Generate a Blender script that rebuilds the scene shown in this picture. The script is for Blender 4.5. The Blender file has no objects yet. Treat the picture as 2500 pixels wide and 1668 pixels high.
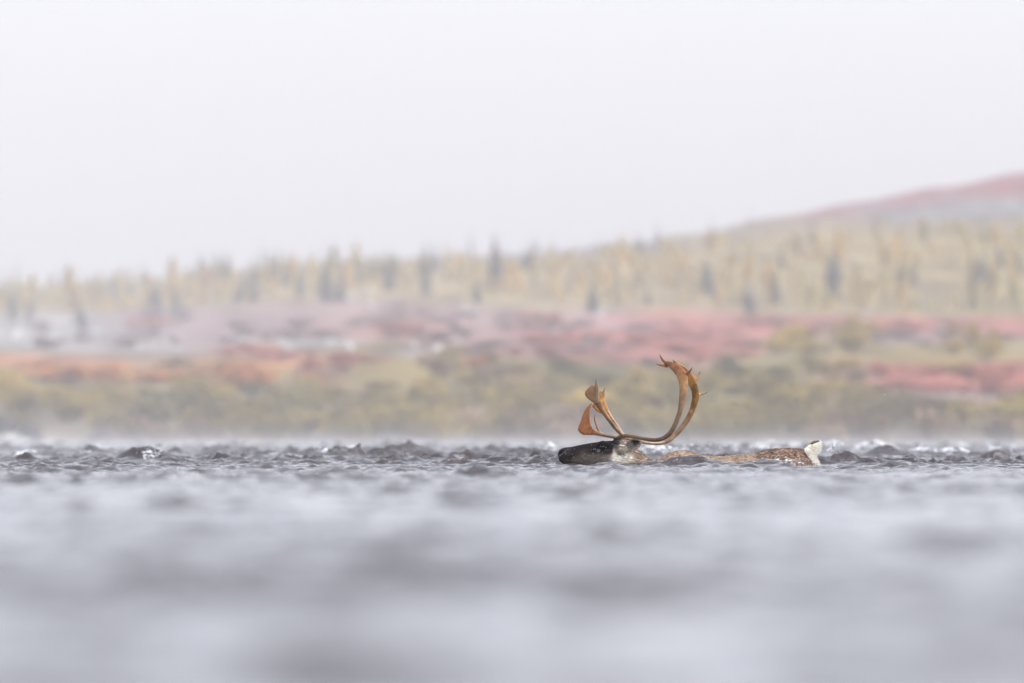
import bpy, bmesh, math, random
import numpy as np
from mathutils import Vector, noise as mnoise

random.seed(7)
rng = np.random.default_rng(11)
SC = bpy.context.scene
COL = SC.collection

# ------------------------------------------------------------------ camera, sky, sun, exposure
FPX = 2500 / 36 * 600.0          # pixels per unit tangent of the 600 mm lens on a 2500 px wide frame
CAM_H = 0.22                     # the photographer lies at the waterline
HOR = 1066.0                     # row of the true horizon
DIST = 120.0                     # distance to the swimming caribou

cam_d = bpy.data.cameras.new('camera')
cam_d.lens = 600
cam_d.sensor_width = 36
cam_d.clip_start = 0.5
cam_d.clip_end = 9000
cam_d.dof.use_dof = True
cam_d.dof.focus_distance = 115.0
cam_d.dof.aperture_fstop = 6.0
cam = bpy.data.objects.new('camera', cam_d)
COL.objects.link(cam)
cam.location = (0, 0, CAM_H)
cam.rotation_euler = (math.pi / 2 + (HOR - 834) / FPX, 0, 0)
SC.camera = cam

SUN_EL, SUN_AZ = 54.0, 108.0       # degrees; azimuth measured from +Y (view direction) towards +X
W = bpy.data.worlds.new('World')
SC.world = W
W.use_nodes = True
nt = W.node_tree
nt.nodes.clear()
sky = nt.nodes.new('ShaderNodeTexSky')
sky.sky_type = 'NISHITA'
sky.sun_disc = False
sky.sun_elevation = math.radians(SUN_EL)
sky.sun_rotation = math.radians(SUN_AZ)
sky.air_density = 1.0
sky.dust_density = 1.5
sky.ozone_density = 1.0
hs = nt.nodes.new('ShaderNodeHueSaturation')
hs.inputs['Saturation'].default_value = 0.12
bg = nt.nodes.new('ShaderNodeBackground')
bg.inputs['Strength'].default_value = 0.070
wo = nt.nodes.new('ShaderNodeOutputWorld')
nt.links.new(sky.outputs[0], hs.inputs['Color'])
tn = nt.nodes.new('ShaderNodeMix'); tn.data_type = 'RGBA'; tn.blend_type = 'MULTIPLY'
tn.inputs[0].default_value = 1.0
tn.inputs[7].default_value = (0.985, 1.0, 1.085, 1)      # the cool lavender cast of the overcast
nt.links.new(hs.outputs[0], tn.inputs[6])
nt.links.new(tn.outputs[2], bg.inputs['Color'])
nt.links.new(bg.outputs[0], wo.inputs['Surface'])

sun_d = bpy.data.lights.new('sun', 'SUN')
sun_d.energy = 1.5
sun_d.angle = math.radians(18)
sun_d.color = (1.0, 0.98, 1.0)
sun = bpy.data.objects.new('sun', sun_d)
COL.objects.link(sun)
_e, _a = math.radians(SUN_EL), math.radians(SUN_AZ)
sdir = Vector((math.sin(_a) * math.cos(_e), math.cos(_a) * math.cos(_e), math.sin(_e)))
sun.rotation_euler = (-sdir).to_track_quat('-Z', 'Y').to_euler()
sun.location = (0, 0, 80)

SC.view_settings.view_transform = 'Standard'
SC.view_settings.look = 'None'
SC.view_settings.exposure = 1.88
SC.view_settings.gamma = 1
SC.view_settings.use_curve_mapping = False
SC.render.engine = 'CYCLES'
SC.cycles.max_bounces = 6
SC.cycles.diffuse_bounces = 4
SC.cycles.glossy_bounces = 3
SC.cycles.volume_bounces = 2
SC.cycles.transparent_max_bounces = 6
SC.cycles.caustics_reflective = False
SC.cycles.caustics_refractive = False

# ------------------------------------------------------------------ helpers
def px(x, y, Y=DIST):
    """where the sight line of photograph pixel (x, y) meets the upright plane at distance Y"""
    return Vector(((x - 1250) / FPX * Y, Y, CAM_H + (HOR - y) / FPX * Y))

def tag(o, label=None, cat=None, group=None, kind=None):
    if label: o['label'] = label
    if cat: o['category'] = cat
    if group: o['group'] = group
    if kind: o['kind'] = kind
    return o

def link(name, me, parent=None, mat=None, loc=None):
    o = bpy.data.objects.new(name, me)
    COL.objects.link(o)
    if parent: o.parent = parent
    if mat and not me.materials: me.materials.append(mat)
    if loc is not None: o.location = loc
    return o

def empty(name, loc):
    o = bpy.data.objects.new(name, None)
    COL.objects.link(o)
    o.location = loc
    o.empty_display_size = 0.2
    return o

def mesh(name, verts, faces, smooth=True):
    me = bpy.data.meshes.new(name)
    if isinstance(verts, np.ndarray) and isinstance(faces, np.ndarray):
        k = faces.shape[1]
        me.vertices.add(len(verts)); me.vertices.foreach_set('co', verts.astype(np.float32).ravel())
        me.loops.add(faces.size); me.loops.foreach_set('vertex_index', faces.astype(np.int32).ravel())
        me.polygons.add(len(faces))
        me.polygons.foreach_set('loop_start', np.arange(0, faces.size, k, dtype=np.int32))
        me.update(calc_edges=True)
    else:
        me.from_pydata([tuple(v) for v in verts], [], [tuple(f) for f in faces])
    me.polygons.foreach_set('use_smooth', np.full(len(me.polygons), smooth))
    me.update()
    return me

def set_col(me, cols, name='tint'):
    a = me.color_attributes.new(name, 'FLOAT_COLOR', 'POINT')
    c = np.ones((len(me.vertices), 4), np.float32)
    c[:, :3] = cols
    a.data.foreach_set('color', c.ravel())

def coords(me):
    c = np.empty(len(me.vertices) * 3, np.float32)
    me.vertices.foreach_get('co', c)
    return c.reshape(-1, 3)

def noise3(p, s, oct=3):
    """cheap lattice value noise on an (n, 3) array, 0..1"""
    out = np.zeros(len(p)); amp = 1.0; tot = 0
    q = p * s
    for o in range(oct):
        i = np.floor(q).astype(np.int64); f = q - i; f = f * f * (3 - 2 * f)
        acc = 0
        for dx in (0, 1):
            for dy in (0, 1):
                for dz in (0, 1):
                    n = ((i[:, 0] + dx) * 73856093) ^ ((i[:, 1] + dy) * 19349663) ^ ((i[:, 2] + dz) * 83492791)
                    n = (n ^ (n >> 13)) * 1274126177
                    v = ((n ^ (n >> 16)) & 0xffff) / 65535.0
                    acc = acc + v * np.where(dx, f[:, 0], 1 - f[:, 0]) * np.where(dy, f[:, 1], 1 - f[:, 1]) * np.where(dz, f[:, 2], 1 - f[:, 2])
        out += acc * amp; tot += amp
        amp *= 0.5; q = q * 2.03 + 17.3
    return out / tot

class Mat:
    """small node-material builder"""
    def __init__(self, name):
        self.m = bpy.data.materials.new(name); self.m.use_nodes = True
        self.t = self.m.node_tree; self.t.nodes.clear()
        self.out = self.n('ShaderNodeOutputMaterial')
        self.b = self.n('ShaderNodeBsdfPrincipled')
        self.l(self.b.outputs[0], self.out.inputs['Surface'])
    def n(self, typ, **kw):
        nd = self.t.nodes.new(typ)
        for k, v in kw.items(): setattr(nd, k, v)
        return nd
    def l(self, a, b): self.t.links.new(a, b)
    def noise(self, scale, detail=3, rough=0.55, vec=None):
        nd = self.n('ShaderNodeTexNoise'); nd.inputs['Scale'].default_value = scale
        nd.inputs['Detail'].default_value = detail; nd.inputs['Roughness'].default_value = rough
        if vec is None:
            tc = self.n('ShaderNodeTexCoord'); vec = tc.outputs['Object']
        self.l(vec, nd.inputs['Vector'])
        return nd.outputs['Fac']
    def mapped(self, scale):
        tc = self.n('ShaderNodeTexCoord'); mp = self.n('ShaderNodeMapping')
        mp.inputs['Scale'].default_value = scale
        self.l(tc.outputs['Object'], mp.inputs['Vector'])
        return mp.outputs[0]
    def ramp(self, fac, stops):
        r = self.n('ShaderNodeValToRGB'); e = r.color_ramp.elements
        while len(e) < len(stops): e.new(0.5)
        for el, (p, c) in zip(e, stops): el.position = p; el.color = (*c, 1)
        self.l(fac, r.inputs['Fac'])
        return r.outputs['Color']
    def mix(self, a, b, fac, mode='MIX'):
        m = self.n('ShaderNodeMix', data_type='RGBA', blend_type=mode)
        for i, v in ((0, fac), (6, a), (7, b)):
            if hasattr(v, 'links'): self.l(v, m.inputs[i])
            elif i == 0: m.inputs[0].default_value = v
            else: m.inputs[i].default_value = (*v, 1)
        return m.outputs[2]
    def attr(self, name='tint'):
        a = self.n('ShaderNodeAttribute'); a.attribute_name = name
        return a
    def rand(self): return self.n('ShaderNodeObjectInfo').outputs['Random']
    def bump(self, h, strength, dist):
        b = self.n('ShaderNodeBump'); b.inputs['Strength'].default_value = strength
        b.inputs['Distance'].default_value = dist
        self.l(h, b.inputs['Height']); self.l(b.outputs[0], self.b.inputs['Normal'])
    def set(self, **kw):
        for k, v in kw.items(): self.b.inputs[k.replace('_', ' ')].default_value = v
        return self

def foliage(name, dark, light, trans=0.25):
    m = Mat(name)
    c = m.ramp(m.noise(3.0, 4), [(0.32, dark), (0.68, light)])
    r = m.ramp(m.rand(), [(0.0, (0.75, 0.75, 0.75)), (1.0, (1.25, 1.25, 1.25))])
    c = m.mix(c, r, 1.0, 'MULTIPLY')
    m.l(c, m.b.inputs['Base Color'])
    m.set(Roughness=0.8, Specular_IOR_Level=0.15)
    tr = m.n('ShaderNodeBsdfTranslucent'); m.l(c, tr.inputs['Color'])
    mx = m.n('ShaderNodeMixShader'); mx.inputs[0].default_value = trans
    m.l(m.b.outputs[0], mx.inputs[1]); m.l(tr.outputs[0], mx.inputs[2]); m.l(mx.outputs[0], m.out.inputs['Surface'])
    return m.m

def tint_mat(name, rough=0.8, spec=0.3, nscale=60, amount=0.35, attr='tint'):
    m = Mat(name)
    a = m.attr(attr).outputs['Color']
    n = m.ramp(m.noise(nscale, 3), [(0.3, (1 - amount,) * 3), (0.7, (1 + amount,) * 3)])
    m.l(m.mix(a, n, 1.0, 'MULTIPLY'), m.b.inputs['Base Color'])
    m.set(Roughness=rough, Specular_IOR_Level=spec)
    return m

# ------------------------------------------------------------------ water: a rough river
def spectrum(N, L, peak, seed, aniso=0.0, hi=2.2):
    """one periodic patch of choppy water: height, horizontal pull in x and y, all for unit rms height"""
    r = np.random.default_rng(seed)
    k = 2 * np.pi * np.fft.fftfreq(N, L / N)
    kx, ky = np.meshgrid(k, k, indexing='ij')
    kk = np.hypot(kx, ky); kk[0, 0] = 1e-6
    kp = 2 * np.pi / peak
    P = np.exp(-1.2 * (kp / kk) ** 2) * kk ** (-2.0 - hi) * np.exp(-(kk / (2 * np.pi / (L / N * 5))) ** 2)
    th = np.arctan2(ky, kx)
    P *= 1 + aniso * np.cos(2 * th)
    P[0, 0] = 0
    F = np.fft.fft2(r.normal(size=(N, N))) * np.sqrt(np.maximum(P, 0))
    h = np.fft.ifft2(F).real
    s = 1 / h.std()
    dx = np.fft.ifft2(1j * kx / kk * F).real * s
    dy = np.fft.ifft2(1j * ky / kk * F).real * s
    return h * s, dx, dy, L, N

def sample(f, x, y, L, N):
    u = (x / L * N) % N; v = (y / L * N) % N
    i = u.astype(int); j = v.astype(int); fu = u - i; fv = v - j
    i %= N; j %= N; i1 = (i + 1) % N; j1 = (j + 1) % N
    return (f[i, j] * (1 - fu) + f[i1, j] * fu) * (1 - fv) + (f[i, j1] * (1 - fu) + f[i1, j1] * fu) * fv

SPA = spectrum(1024, 11.3, 0.75, 3, -0.45, 1.9)
SPB = spectrum(512, 23.7, 1.9, 5, -0.5, 2.2)
SPC = spectrum(512, 3.7, 0.21, 13, -0.2, 1.8)
SPE = spectrum(256, 61.0, 7.0, 9, 0.0, 3.0)

# swells, standing waves and hollows that the photograph shows: pixel column, distance, height, half width across, half depth
SWELLS = [
    (362, 139, 0.075, 0.16, 0.3), (325, 139.3, 0.03, 0.12, 0.2), (398, 139.2, 0.045, 0.09, 0.2),
    (880, 146, 0.085, 0.20, 0.5), (820, 146.2, 0.05, 0.16, 0.4), (960, 145.6, 0.04, 0.14, 0.4),
    (1080, 128, 0.035, 0.17, 0.3), (1120, 150, 0.075, 0.14, 0.4),
    (1220, 158, 0.08, 0.2, 0.5), (1290, 133, 0.05, 0.17, 0.35), (1200, 165, 0.06, 0.3, 0.5),
    (1668, 119.35, 0.022, 0.10, 0.16), (1640, 119.25, 0.006, 0.12, 0.2), (1775, 119.3, 0.030, 0.15, 0.18), (1722, 119.2, 0.016, 0.12, 0.2),
    (1575, 119.6, 0.012, 0.09, 0.16), (1835, 119.1, 0.02, 0.14, 0.2),
    (2030, 123, 0.045, 0.10, 0.3), (2150, 150, 0.055, 0.15, 0.4), (2270, 152, 0.06, 0.18, 0.4), (2190, 162, 0.05, 0.2, 0.5),
    (2330, 131, 0.055, 0.12, 0.3), (2400, 150, 0.055, 0.18, 0.4), (2470, 124, 0.02, 0.2, 0.3), (2310, 160, 0.05, 0.2, 0.5),
    (1000, 163, 0.07, 0.2, 0.5), (640, 140, 0.04, 0.2, 0.4), (480, 150, 0.06, 0.12, 0.3), (1860, 137, 0.05, 0.2, 0.4), (1740, 150, 0.06, 0.2, 0.5),
]

def lerp(x, xs, ys): return np.interp(x, xs, ys)

def waves(x, y):
    a1 = lerp(y, [0, 20, 60, 100, 118, 124, 140, 160, 230, 320, 350], [.0060, .0080, .0100, .0100, .0095, .016, .020, .022, .024, .016, .008])
    a2 = lerp(y, [0, 60, 110, 121, 135, 150, 180, 260, 340], [.005, .006, .005, .004, .017, .029, .038, .034, .010])
    env = np.clip(1 + 0.35 * sample(SPE[0], x, y, *SPE[3:]), 0.35, 2.0)
    hA = sample(SPA[0], x, y, *SPA[3:]); hB = sample(SPB[0], x, y, *SPB[3:])
    a3 = lerp(y, [0, 60, 90, 120, 160, 220], [.0008, .0014, .0027, .0034, .0034, .003]) * np.clip(1 + .5 * sample(SPE[0], y, x, *SPE[3:]), .3, 2.2)
    hC = sample(SPC[0], x, y, *SPC[3:])
    z = a1 * env * hA + a2 * hB + a3 * hC
    c = lerp(y, [0, 100, 130], [-1.1, -0.8, -0.38])
    dx = -c * (a1 * env * sample(SPA[1], x, y, *SPA[3:]) + a2 * sample(SPB[1], x, y, *SPB[3:]) + a3 * sample(SPC[1], x, y, *SPC[3:]))
    dy = -c * (a1 * env * sample(SPA[2], x, y, *SPA[3:]) + a2 * sample(SPB[2], x, y, *SPB[3:]) + a3 * sample(SPC[2], x, y, *SPC[3:]))
    bump = np.zeros_like(z)
    for (p, Y, h, wx, wy) in SWELLS:
        X = (p - 1250) / FPX * Y
        m = (np.abs(x - X) < 4 * wx) & (np.abs(y - Y) < 4 * wy)
        if m.any():
            bump[m] += h * (1 if 1580 < p < 1850 or p < 420 else .62) * np.exp(-0.5 * (((x[m] - X) / wx) ** 2 + ((y[m] - Y) / wy) ** 2))
    # the bow ripple and the two arms of the wake that spread from the nose
    xn = (1362 - 1250) / FPX * DIST
    for sg in (-1, 1):
        t = x - xn; e = y - (DIST - .02 + sg * (.07 + .34 * t))
        z = z + np.where((t > -.12) & (t < 2.4), .014 * np.exp(-np.clip(t, 0, 9) / 1.3) * np.exp(-(e / .055) ** 2), 0)
    # a little rougher on the standing waves
    z = z + bump * (1 + (0.20 * hA + 0.03 * hC) * np.clip(bump / 0.05, 0, 1))
    foam = np.clip((hB - 2.1) * 0.9, 0, 1) * np.clip((y - 135) / 15, 0, 1) + np.clip((bump - 0.10) / 0.08, 0, 1) * 0.6
    return x + dx, y + dy, z, foam

def build_river():
    ys = [-60, -30, -12, 0, 4]
    y = 6.0
    while y < 349.0:
        ys.append(y)
        if y < 100: y += max(0.05, 0.0016 * y) if y < 40 else 0.11
        elif y < 112: y += 0.06
        elif y < 150: y += 0.04
        elif y < 190: y += 0.06
        elif y < 250: y += 0.14
        else: y += 0.3
    ys.append(349.5); ys.append(352.5)
    ys = np.array(ys)
    nc = 420
    core = np.linspace(-1, 1, nc)
    side = np.array([1.12, 1.3, 1.6, 2.0, 3, 5, 9, 16, 30, 60])
    cx = np.concatenate([-side[::-1], core, side])
    half = np.where(ys < 5, 1.0, 0.0345 * ys + 0.45)
    X = half[:, None] * cx[None, :]
    # the outermost columns reach wide banks at every distance
    far = np.abs(cx) > 8
    X[:, far] = np.sign(cx[far])[None, :] * np.maximum(np.abs(X[:, far]), np.array([40, 120, 300, 700] * 2)[np.argsort(np.argsort(np.abs(cx[far]))) // 2][None, :])
    Y = np.repeat(ys[:, None], len(cx), 1)
    # shake the rows a little so that the mesh does not show as ruled lines
    x, yy, z, foam = waves(X.ravel(), Y.ravel())
    V = np.stack([x, yy, z], 1)
    R, C = X.shape
    i = np.arange(R * C).reshape(R, C)
    F = np.stack([i[:-1, :-1].ravel(), i[:-1, 1:].ravel(), i[1:, 1:].ravel(), i[1:, :-1].ravel()], 1)
    me = mesh('river', V, F)
    a = me.attributes.new('chop', 'FLOAT', 'POINT'); a.data.foreach_set('value', lerp(V[:, 1], [0, 40, 75, 100], [.12, .2, .8, 1]).astype(np.float32))
    a = me.attributes.new('foam', 'FLOAT', 'POINT'); a.data.foreach_set('value', foam.astype(np.float32))
    m = Mat('river_water')
    m.set(Roughness=0.06, IOR=1.333)
    m.b.inputs['Base Color'].default_value = (0.037, 0.031, 0.033, 1)
    n1 = m.noise(1.0, 4, 0.6, m.mapped((10, 16, 16)))
    n2 = m.noise(1.0, 2, 0.5, m.mapped((46, 46, 46)))
    ad = m.n('ShaderNodeMath', operation='MULTIPLY_ADD'); m.l(n2, ad.inputs[0]); ad.inputs[1].default_value = 0.35; m.l(n1, ad.inputs[2])
    m.bump(ad.outputs[0], 0.5, 0.02)
    bn = [n for n in m.t.nodes if n.type == 'BUMP'][0]
    st = m.n('ShaderNodeMath', operation='MULTIPLY'); m.l(m.attr('chop').outputs['Fac'], st.inputs[0]); st.inputs[1].default_value = 0.9; m.l(st.outputs[0], bn.inputs['Strength'])
    fo = m.attr('foam').outputs['Fac']
    fn = m.ramp(m.noise(1.0, 5, 0.7, m.mapped((22, 9, 22))), [(0.42, (0, 0, 0)), (0.62, (1, 1, 1))])
    mu = m.n('ShaderNodeMath', operation='MULTIPLY'); m.l(fo, mu.inputs[0]); m.l(fn, mu.inputs[1])
    d = m.n('ShaderNodeBsdfDiffuse'); d.inputs['Color'].default_value = (0.78, 0.79, 0.80, 1)
    mx = m.n('ShaderNodeMixShader'); m.l(mu.outputs[0], mx.inputs[0]); m.l(m.b.outputs[0], mx.inputs[1]); m.l(d.outputs[0], mx.inputs[2])
    m.l(mx.outputs[0], m.out.inputs['Surface'])
    o = link('river', me, mat=m.m)
    tag(o, 'grey choppy river water with small dark waves', kind='structure')
    return o
build_river()

# ------------------------------------------------------------------ the far bank and the hill
UK = [-800, 0, 300, 600, 900, 1250, 1500, 1700, 1900, 2100, 2300, 2500, 2900]
TK = {   # distance: rows of the photograph at which the ground stands, per column UK
    346: [1112] * 13,
    351: [1094] * 13,
    356: [1082] * 13,
    372: [1055] * 13,
    420: [968] * 13,
    470: [905, 902, 898, 888, 882, 880, 888, 895, 900, 905, 905, 905, 905],
    700: [800, 795, 785, 765, 750, 755, 765, 770, 772, 774, 776, 780, 785],
    1000: [745, 740, 725, 705, 685, 672, 660, 650, 645, 642, 640, 640, 640],
    1350: [715, 708, 692, 662, 635, 626, 604, 582, 566, 560, 553, 545, 540],
    1500: [730, 722, 704, 674, 646, 636, 610, 580, 545, 522, 505, 490, 470],
    1900: [745, 735, 716, 684, 652, 640, 610, 572, 530, 493, 457, 424, 375],
    2600: [770, 760, 740, 710, 680, 665, 640, 605, 560, 520, 485, 450, 400],
}
TY = np.array(sorted(TK)); TT = np.array([TK[k] for k in sorted(TK)], float)
TZ = CAM_H + (HOR - TT) / FPX * TY[:, None]

def ground_z(X, Y):
    X = np.atleast_1d(np.asarray(X, float)); Y = np.atleast_1d(np.asarray(Y, float))
    u = np.clip(X / Y * FPX + 1250, UK[0], UK[-1])
    cu = np.clip(np.searchsorted(UK, u) - 1, 0, len(UK) - 2); fu = (u - np.array(UK)[cu]) / (np.array(UK)[cu + 1] - np.array(UK)[cu])
    cy = np.clip(np.searchsorted(TY, Y) - 1, 0, len(TY) - 2); fy = np.clip((Y - TY[cy]) / (TY[cy + 1] - TY[cy]), 0, 1)
    fu = fu * fu * (3 - 2 * fu)
    z = (TZ[cy, cu] * (1 - fu) + TZ[cy, cu + 1] * fu) * (1 - fy) + (TZ[cy + 1, cu] * (1 - fu) + TZ[cy + 1, cu + 1] * fu) * fy
    P = np.stack([X, Y, np.zeros_like(X)], 1)
    amp = lerp(Y, [346, 356, 420, 700, 1350, 1900], [.05, .15, .3, .6, .9, .5])
    return z + (noise3(P, 0.12, 3) - 0.5) * amp

def row_of(X, Y):
    return HOR - (ground_z(X, Y) - CAM_H) / Y * FPX

_YY = np.concatenate([np.arange(350, 480, 1.0), np.arange(480, 1420, 6.0)])
def at_row(u, r):
    """the ground point seen at column u nearest row r"""
    X = (u - 1250) / FPX * _YY
    rr = row_of(X, _YY)
    k = int(np.argmin(np.abs(rr - r)))
    Y = _YY[k]
    return Vector((X[k], Y, float(ground_z(X[k], Y)[0])))

# colours of the ground cover, as patches (column, row, half width, half height, colour); base colours, unlit
LICHEN = (0.205, 0.19, 0.18); MAUVE = (0.18, 0.12, 0.113); RED = (0.225, 0.068, 0.05); PINK = (0.215, 0.12, 0.103)
OCHRE = (0.155, 0.115, 0.04); OLIVE = (0.14, 0.12, 0.045); RUST = (0.34, 0.13, 0.06); STRAW = (0.185, 0.14, 0.055); GREYBLUE = (0.135, 0.13, 0.14); MUD = (0.105, 0.085, 0.055); DUSK = (0.18, 0.062, 0.066); MOSS = (0.16, 0.125, 0.08)
PATCHES = [
    (100, 800, 260, 40, LICHEN), (420, 800, 200, 40, MAUVE), (300, 840, 260, 25, LICHEN), (500, 830, 160, 30, MAUVE), (650, 790, 200, 40, MAUVE),
    (380, 790, 40, 16, PINK), (700, 840, 130, 22, LICHEN), (900, 790, 260, 40, PINK), (860, 760, 120, 22, MAUVE), (980, 800, 90, 24, RED),
    (1060, 862, 60, 12, LICHEN), (1150, 800, 120, 40, MAUVE), (1200, 840, 120, 30, PINK), (1310, 800, 80, 30, RED), (1340, 850, 90, 24, MAUVE),
    (1500, 830, 160, 40, RED), (1650, 850, 160, 40, RED), (1450, 790, 120, 26, MAUVE), (1600, 790, 140, 24, RED), (1780, 800, 120, 24, RED),
    (1700, 880, 120, 24, PINK), (1850, 800, 120, 20, RED), (2000, 790, 200, 14, RED), (2250, 796, 260, 14, RED), (2450, 800, 160, 14, RED),
    (2000, 820, 120, 14, MAUVE), (2250, 820, 220, 14, MAUVE), (1950, 850, 100, 24, OCHRE), (2150, 860, 180, 22, OCHRE), (2350, 860, 180, 22, OCHRE), (2450, 850, 120, 22, STRAW),
    (2200, 925, 200, 26, RED), (2400, 915, 200, 26, RED), (2050, 910, 60, 26, RUST), (1900, 900, 120, 30, OLIVE),
    (150, 888, 260, 16, RUST), (690, 884, 170, 18, RUST), (250, 910, 500, 30, OCHRE), (900, 900, 400, 40, OCHRE), (1400, 920, 300, 40, OLIVE), (1800, 960, 400, 60, OLIVE), (700, 1010, 900, 60, MUD), (1900, 1040, 900, 40, MUD), (2300, 980, 300, 30, MAUVE),
    (100, 700, 400, 60, STRAW), (500, 690, 300, 50, STRAW), (900, 680, 300, 40, STRAW), (1300, 690, 300, 50, STRAW), (1700, 680, 300, 60, STRAW), (2100, 650, 300, 80, STRAW), (2450, 650, 300, 80, STRAW),
    (2350, 455, 260, 22, DUSK), (2150, 490, 160, 14, DUSK), (2480, 430, 200, 22, DUSK), (1980, 520, 120, 12, DUSK), (2450, 500, 200, 18, GREYBLUE), (2250, 520, 200, 16, GREYBLUE), (2000, 545, 200, 14, MOSS), (1850, 555, 200, 16, MOSS), (2300, 545, 300, 12, MOSS),
    (1000, 620, 400, 14, GREYBLUE), (600, 655, 300, 14, GREYBLUE), (1500, 600, 200, 12, GREYBLUE),
]
def cover(u, r):
    u = np.atleast_1d(u); r = np.atleast_1d(r)
    w = np.full(len(u), 0.02); c = np.full((len(u), 3), 0.02) * np.array(OLIVE) / 1
    for (a, b, ra, rb, col) in PATCHES:
        g = np.exp(-1.1 * (((u - a) / ra) ** 2 + ((r - b) / rb) ** 2)) ** 1.5 + 1e-9
        w = w + g; c = c + g[:, None] * np.array(col)
    return c / w[:, None]

def build_hill():
    ys = np.concatenate([np.array([338.0, 346]), np.arange(349, 480, 1.6), np.arange(480, 1000, 7), np.arange(1000, 2000, 11), np.arange(2000, 2601, 60)])
    us = np.concatenate([[-30000, -14000, -7000, -4000, -2500, -1600], np.linspace(-900, 3400, 330), [4100, 5200, 7000, 10000, 16500, 32500]])
    Y = np.repeat(ys[:, None], len(us), 1); X = (us[None, :] - 1250) / FPX * Y
    x, y = X.ravel(), Y.ravel()
    z = ground_z(x, np.maximum(y, 346)); z[y < 346] = -1.2
    u = np.repeat(us[None, :], len(ys), 0).ravel()
    r = HOR - (z - CAM_H) / y * FPX
    P = np.stack([x, y, np.zeros_like(x)], 1)
    wob = (noise3(P, 0.05, 3) - 0.5)
    c = cover(np.clip(u, -400, 2900) + 160 * (noise3(P, 0.03, 2) - .5), r + 30 * wob)
    n = noise3(P * np.array([.8, .035, 1]), 1.0, 4)[:, None]
    c = c * (0.22 + 1.25 * n)
    pale = 0.3 * np.clip((noise3(P * np.array([.6, .04, 1]) + 9.1, 1.0, 3) - 0.55) * 5, 0, 1)[:, None] * 0.5
    c = c * (1 - pale) + np.array(LICHEN) * 1.1 * pale
    R, C = X.shape
    i = np.arange(R * C).reshape(R, C)
    F = np.stack([i[:-1, :-1].ravel(), i[:-1, 1:].ravel(), i[1:, 1:].ravel(), i[1:, :-1].ravel()], 1)
    me = mesh('hill', np.stack([x, y, z], 1), F)
    set_col(me, c)
    m = tint_mat('tundra', 0.95, 0.1, 1.2, 0.3)
    o = link('hill', me, mat=m.m)
    tag(o, 'tundra hillside in red, straw and lichen grey beyond the river', kind='structure')
build_hill()

# ------------------------------------------------------------------ the air
def volume_box(name, lo, hi, density, col=(0.97, 0.97, 1.0), aniso=0.25, builder=None):
    bm = bmesh.new(); bmesh.ops.create_cube(bm, size=1)
    for v in bm.verts:
        v.co = Vector([(l + h) / 2 + c * (h - l) for l, h, c in zip(lo, hi, v.co)])
    me = bpy.data.meshes.new(name); bm.to_mesh(me); bm.free()
    m = bpy.data.materials.new(name); m.use_nodes = True
    t = m.node_tree; t.nodes.clear()
    out = t.nodes.new('ShaderNodeOutputMaterial'); v = t.nodes.new('ShaderNodeVolumePrincipled')
    v.inputs['Color'].default_value = (*col, 1); v.inputs['Density'].default_value = density; v.inputs['Anisotropy'].default_value = aniso
    t.links.new(v.outputs[0], out.inputs['Volume'])
    if builder: builder(t, v)
    return link(name, me, mat=m)
hz = volume_box('haze', (-3200, -420, -2.4), (3200, 3000, 75), 0.00016, (0.985, 0.98, 1.0))
tag(hz, 'pale haze of the damp air over river and hill', kind='stuff')

def mist_nodes(t, v):
    # thick on the water, thinning upwards, drifting in banks
    ge = t.nodes.new('ShaderNodeNewGeometry'); sp = t.nodes.new('ShaderNodeSeparateXYZ'); t.links.new(ge.outputs['Position'], sp.inputs[0])
    def math_(op, a, b=None, c=None):
        n = t.nodes.new('ShaderNodeMath'); n.operation = op
        for i, q in enumerate((a, b, c)):
            if q is None: continue
            if hasattr(q, 'links'): t.links.new(q, n.inputs[i])
            else: n.inputs[i].default_value = q
        return n.outputs[0]
    z = math_('MAXIMUM', sp.outputs[2], 0.0)
    lo = math_('MULTIPLY', math_('EXPONENT', math_('MULTIPLY', z, -1 / 0.10)), MIST_LOW)
    hi = math_('MULTIPLY', math_('EXPONENT', math_('MULTIPLY', z, -1 / 5.0)), MIST_HIGH)
    no = t.nodes.new('ShaderNodeTexNoise'); no.inputs['Scale'].default_value = 0.2; no.inputs['Detail'].default_value = 2
    t.links.new(ge.outputs['Position'], no.inputs['Vector'])
    mr = t.nodes.new('ShaderNodeMapRange'); mr.interpolation_type = 'SMOOTHSTEP'
    t.links.new(sp.outputs[1], mr.inputs['Value']); mr.inputs['From Min'].default_value = 430; mr.inputs['From Max'].default_value = 540
    land = math_('MULTIPLY', math_('MULTIPLY', math_('EXPONENT', math_('MULTIPLY', z, -1 / 14.0)), MIST_LAND), mr.outputs[0])
    wet = t.nodes.new('ShaderNodeMapRange'); t.links.new(sp.outputs[1], wet.inputs['Value']); wet.inputs['From Min'].default_value = 380; wet.inputs['From Max'].default_value = 344
    lo = math_('MULTIPLY', lo, wet.outputs[0])
    hi = math_('ADD', math_('MULTIPLY', hi, wet.outputs[0]), land)
    d = math_('MULTIPLY', math_('ADD', lo, hi), math_('MULTIPLY', math_('MULTIPLY_ADD', no.outputs[0], 2.0, 0.0), math_('MAXIMUM', math_('MULTIPLY_ADD', sp.outputs[0], -0.025, 1.0), 0.6)))
    t.links.new(d, v.inputs['Density'])
MIST_LOW, MIST_HIGH, MIST_LAND = 0.0105, 0.0011, 0.0013
ms = volume_box('mist', (-90, 136, -0.4), (90, 660, 26), 0.003, (0.98, 0.98, 1.0), 0.25, mist_nodes)
tag(ms, 'white mist drifting over the far half of the river and up the bank', kind='stuff')

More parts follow.
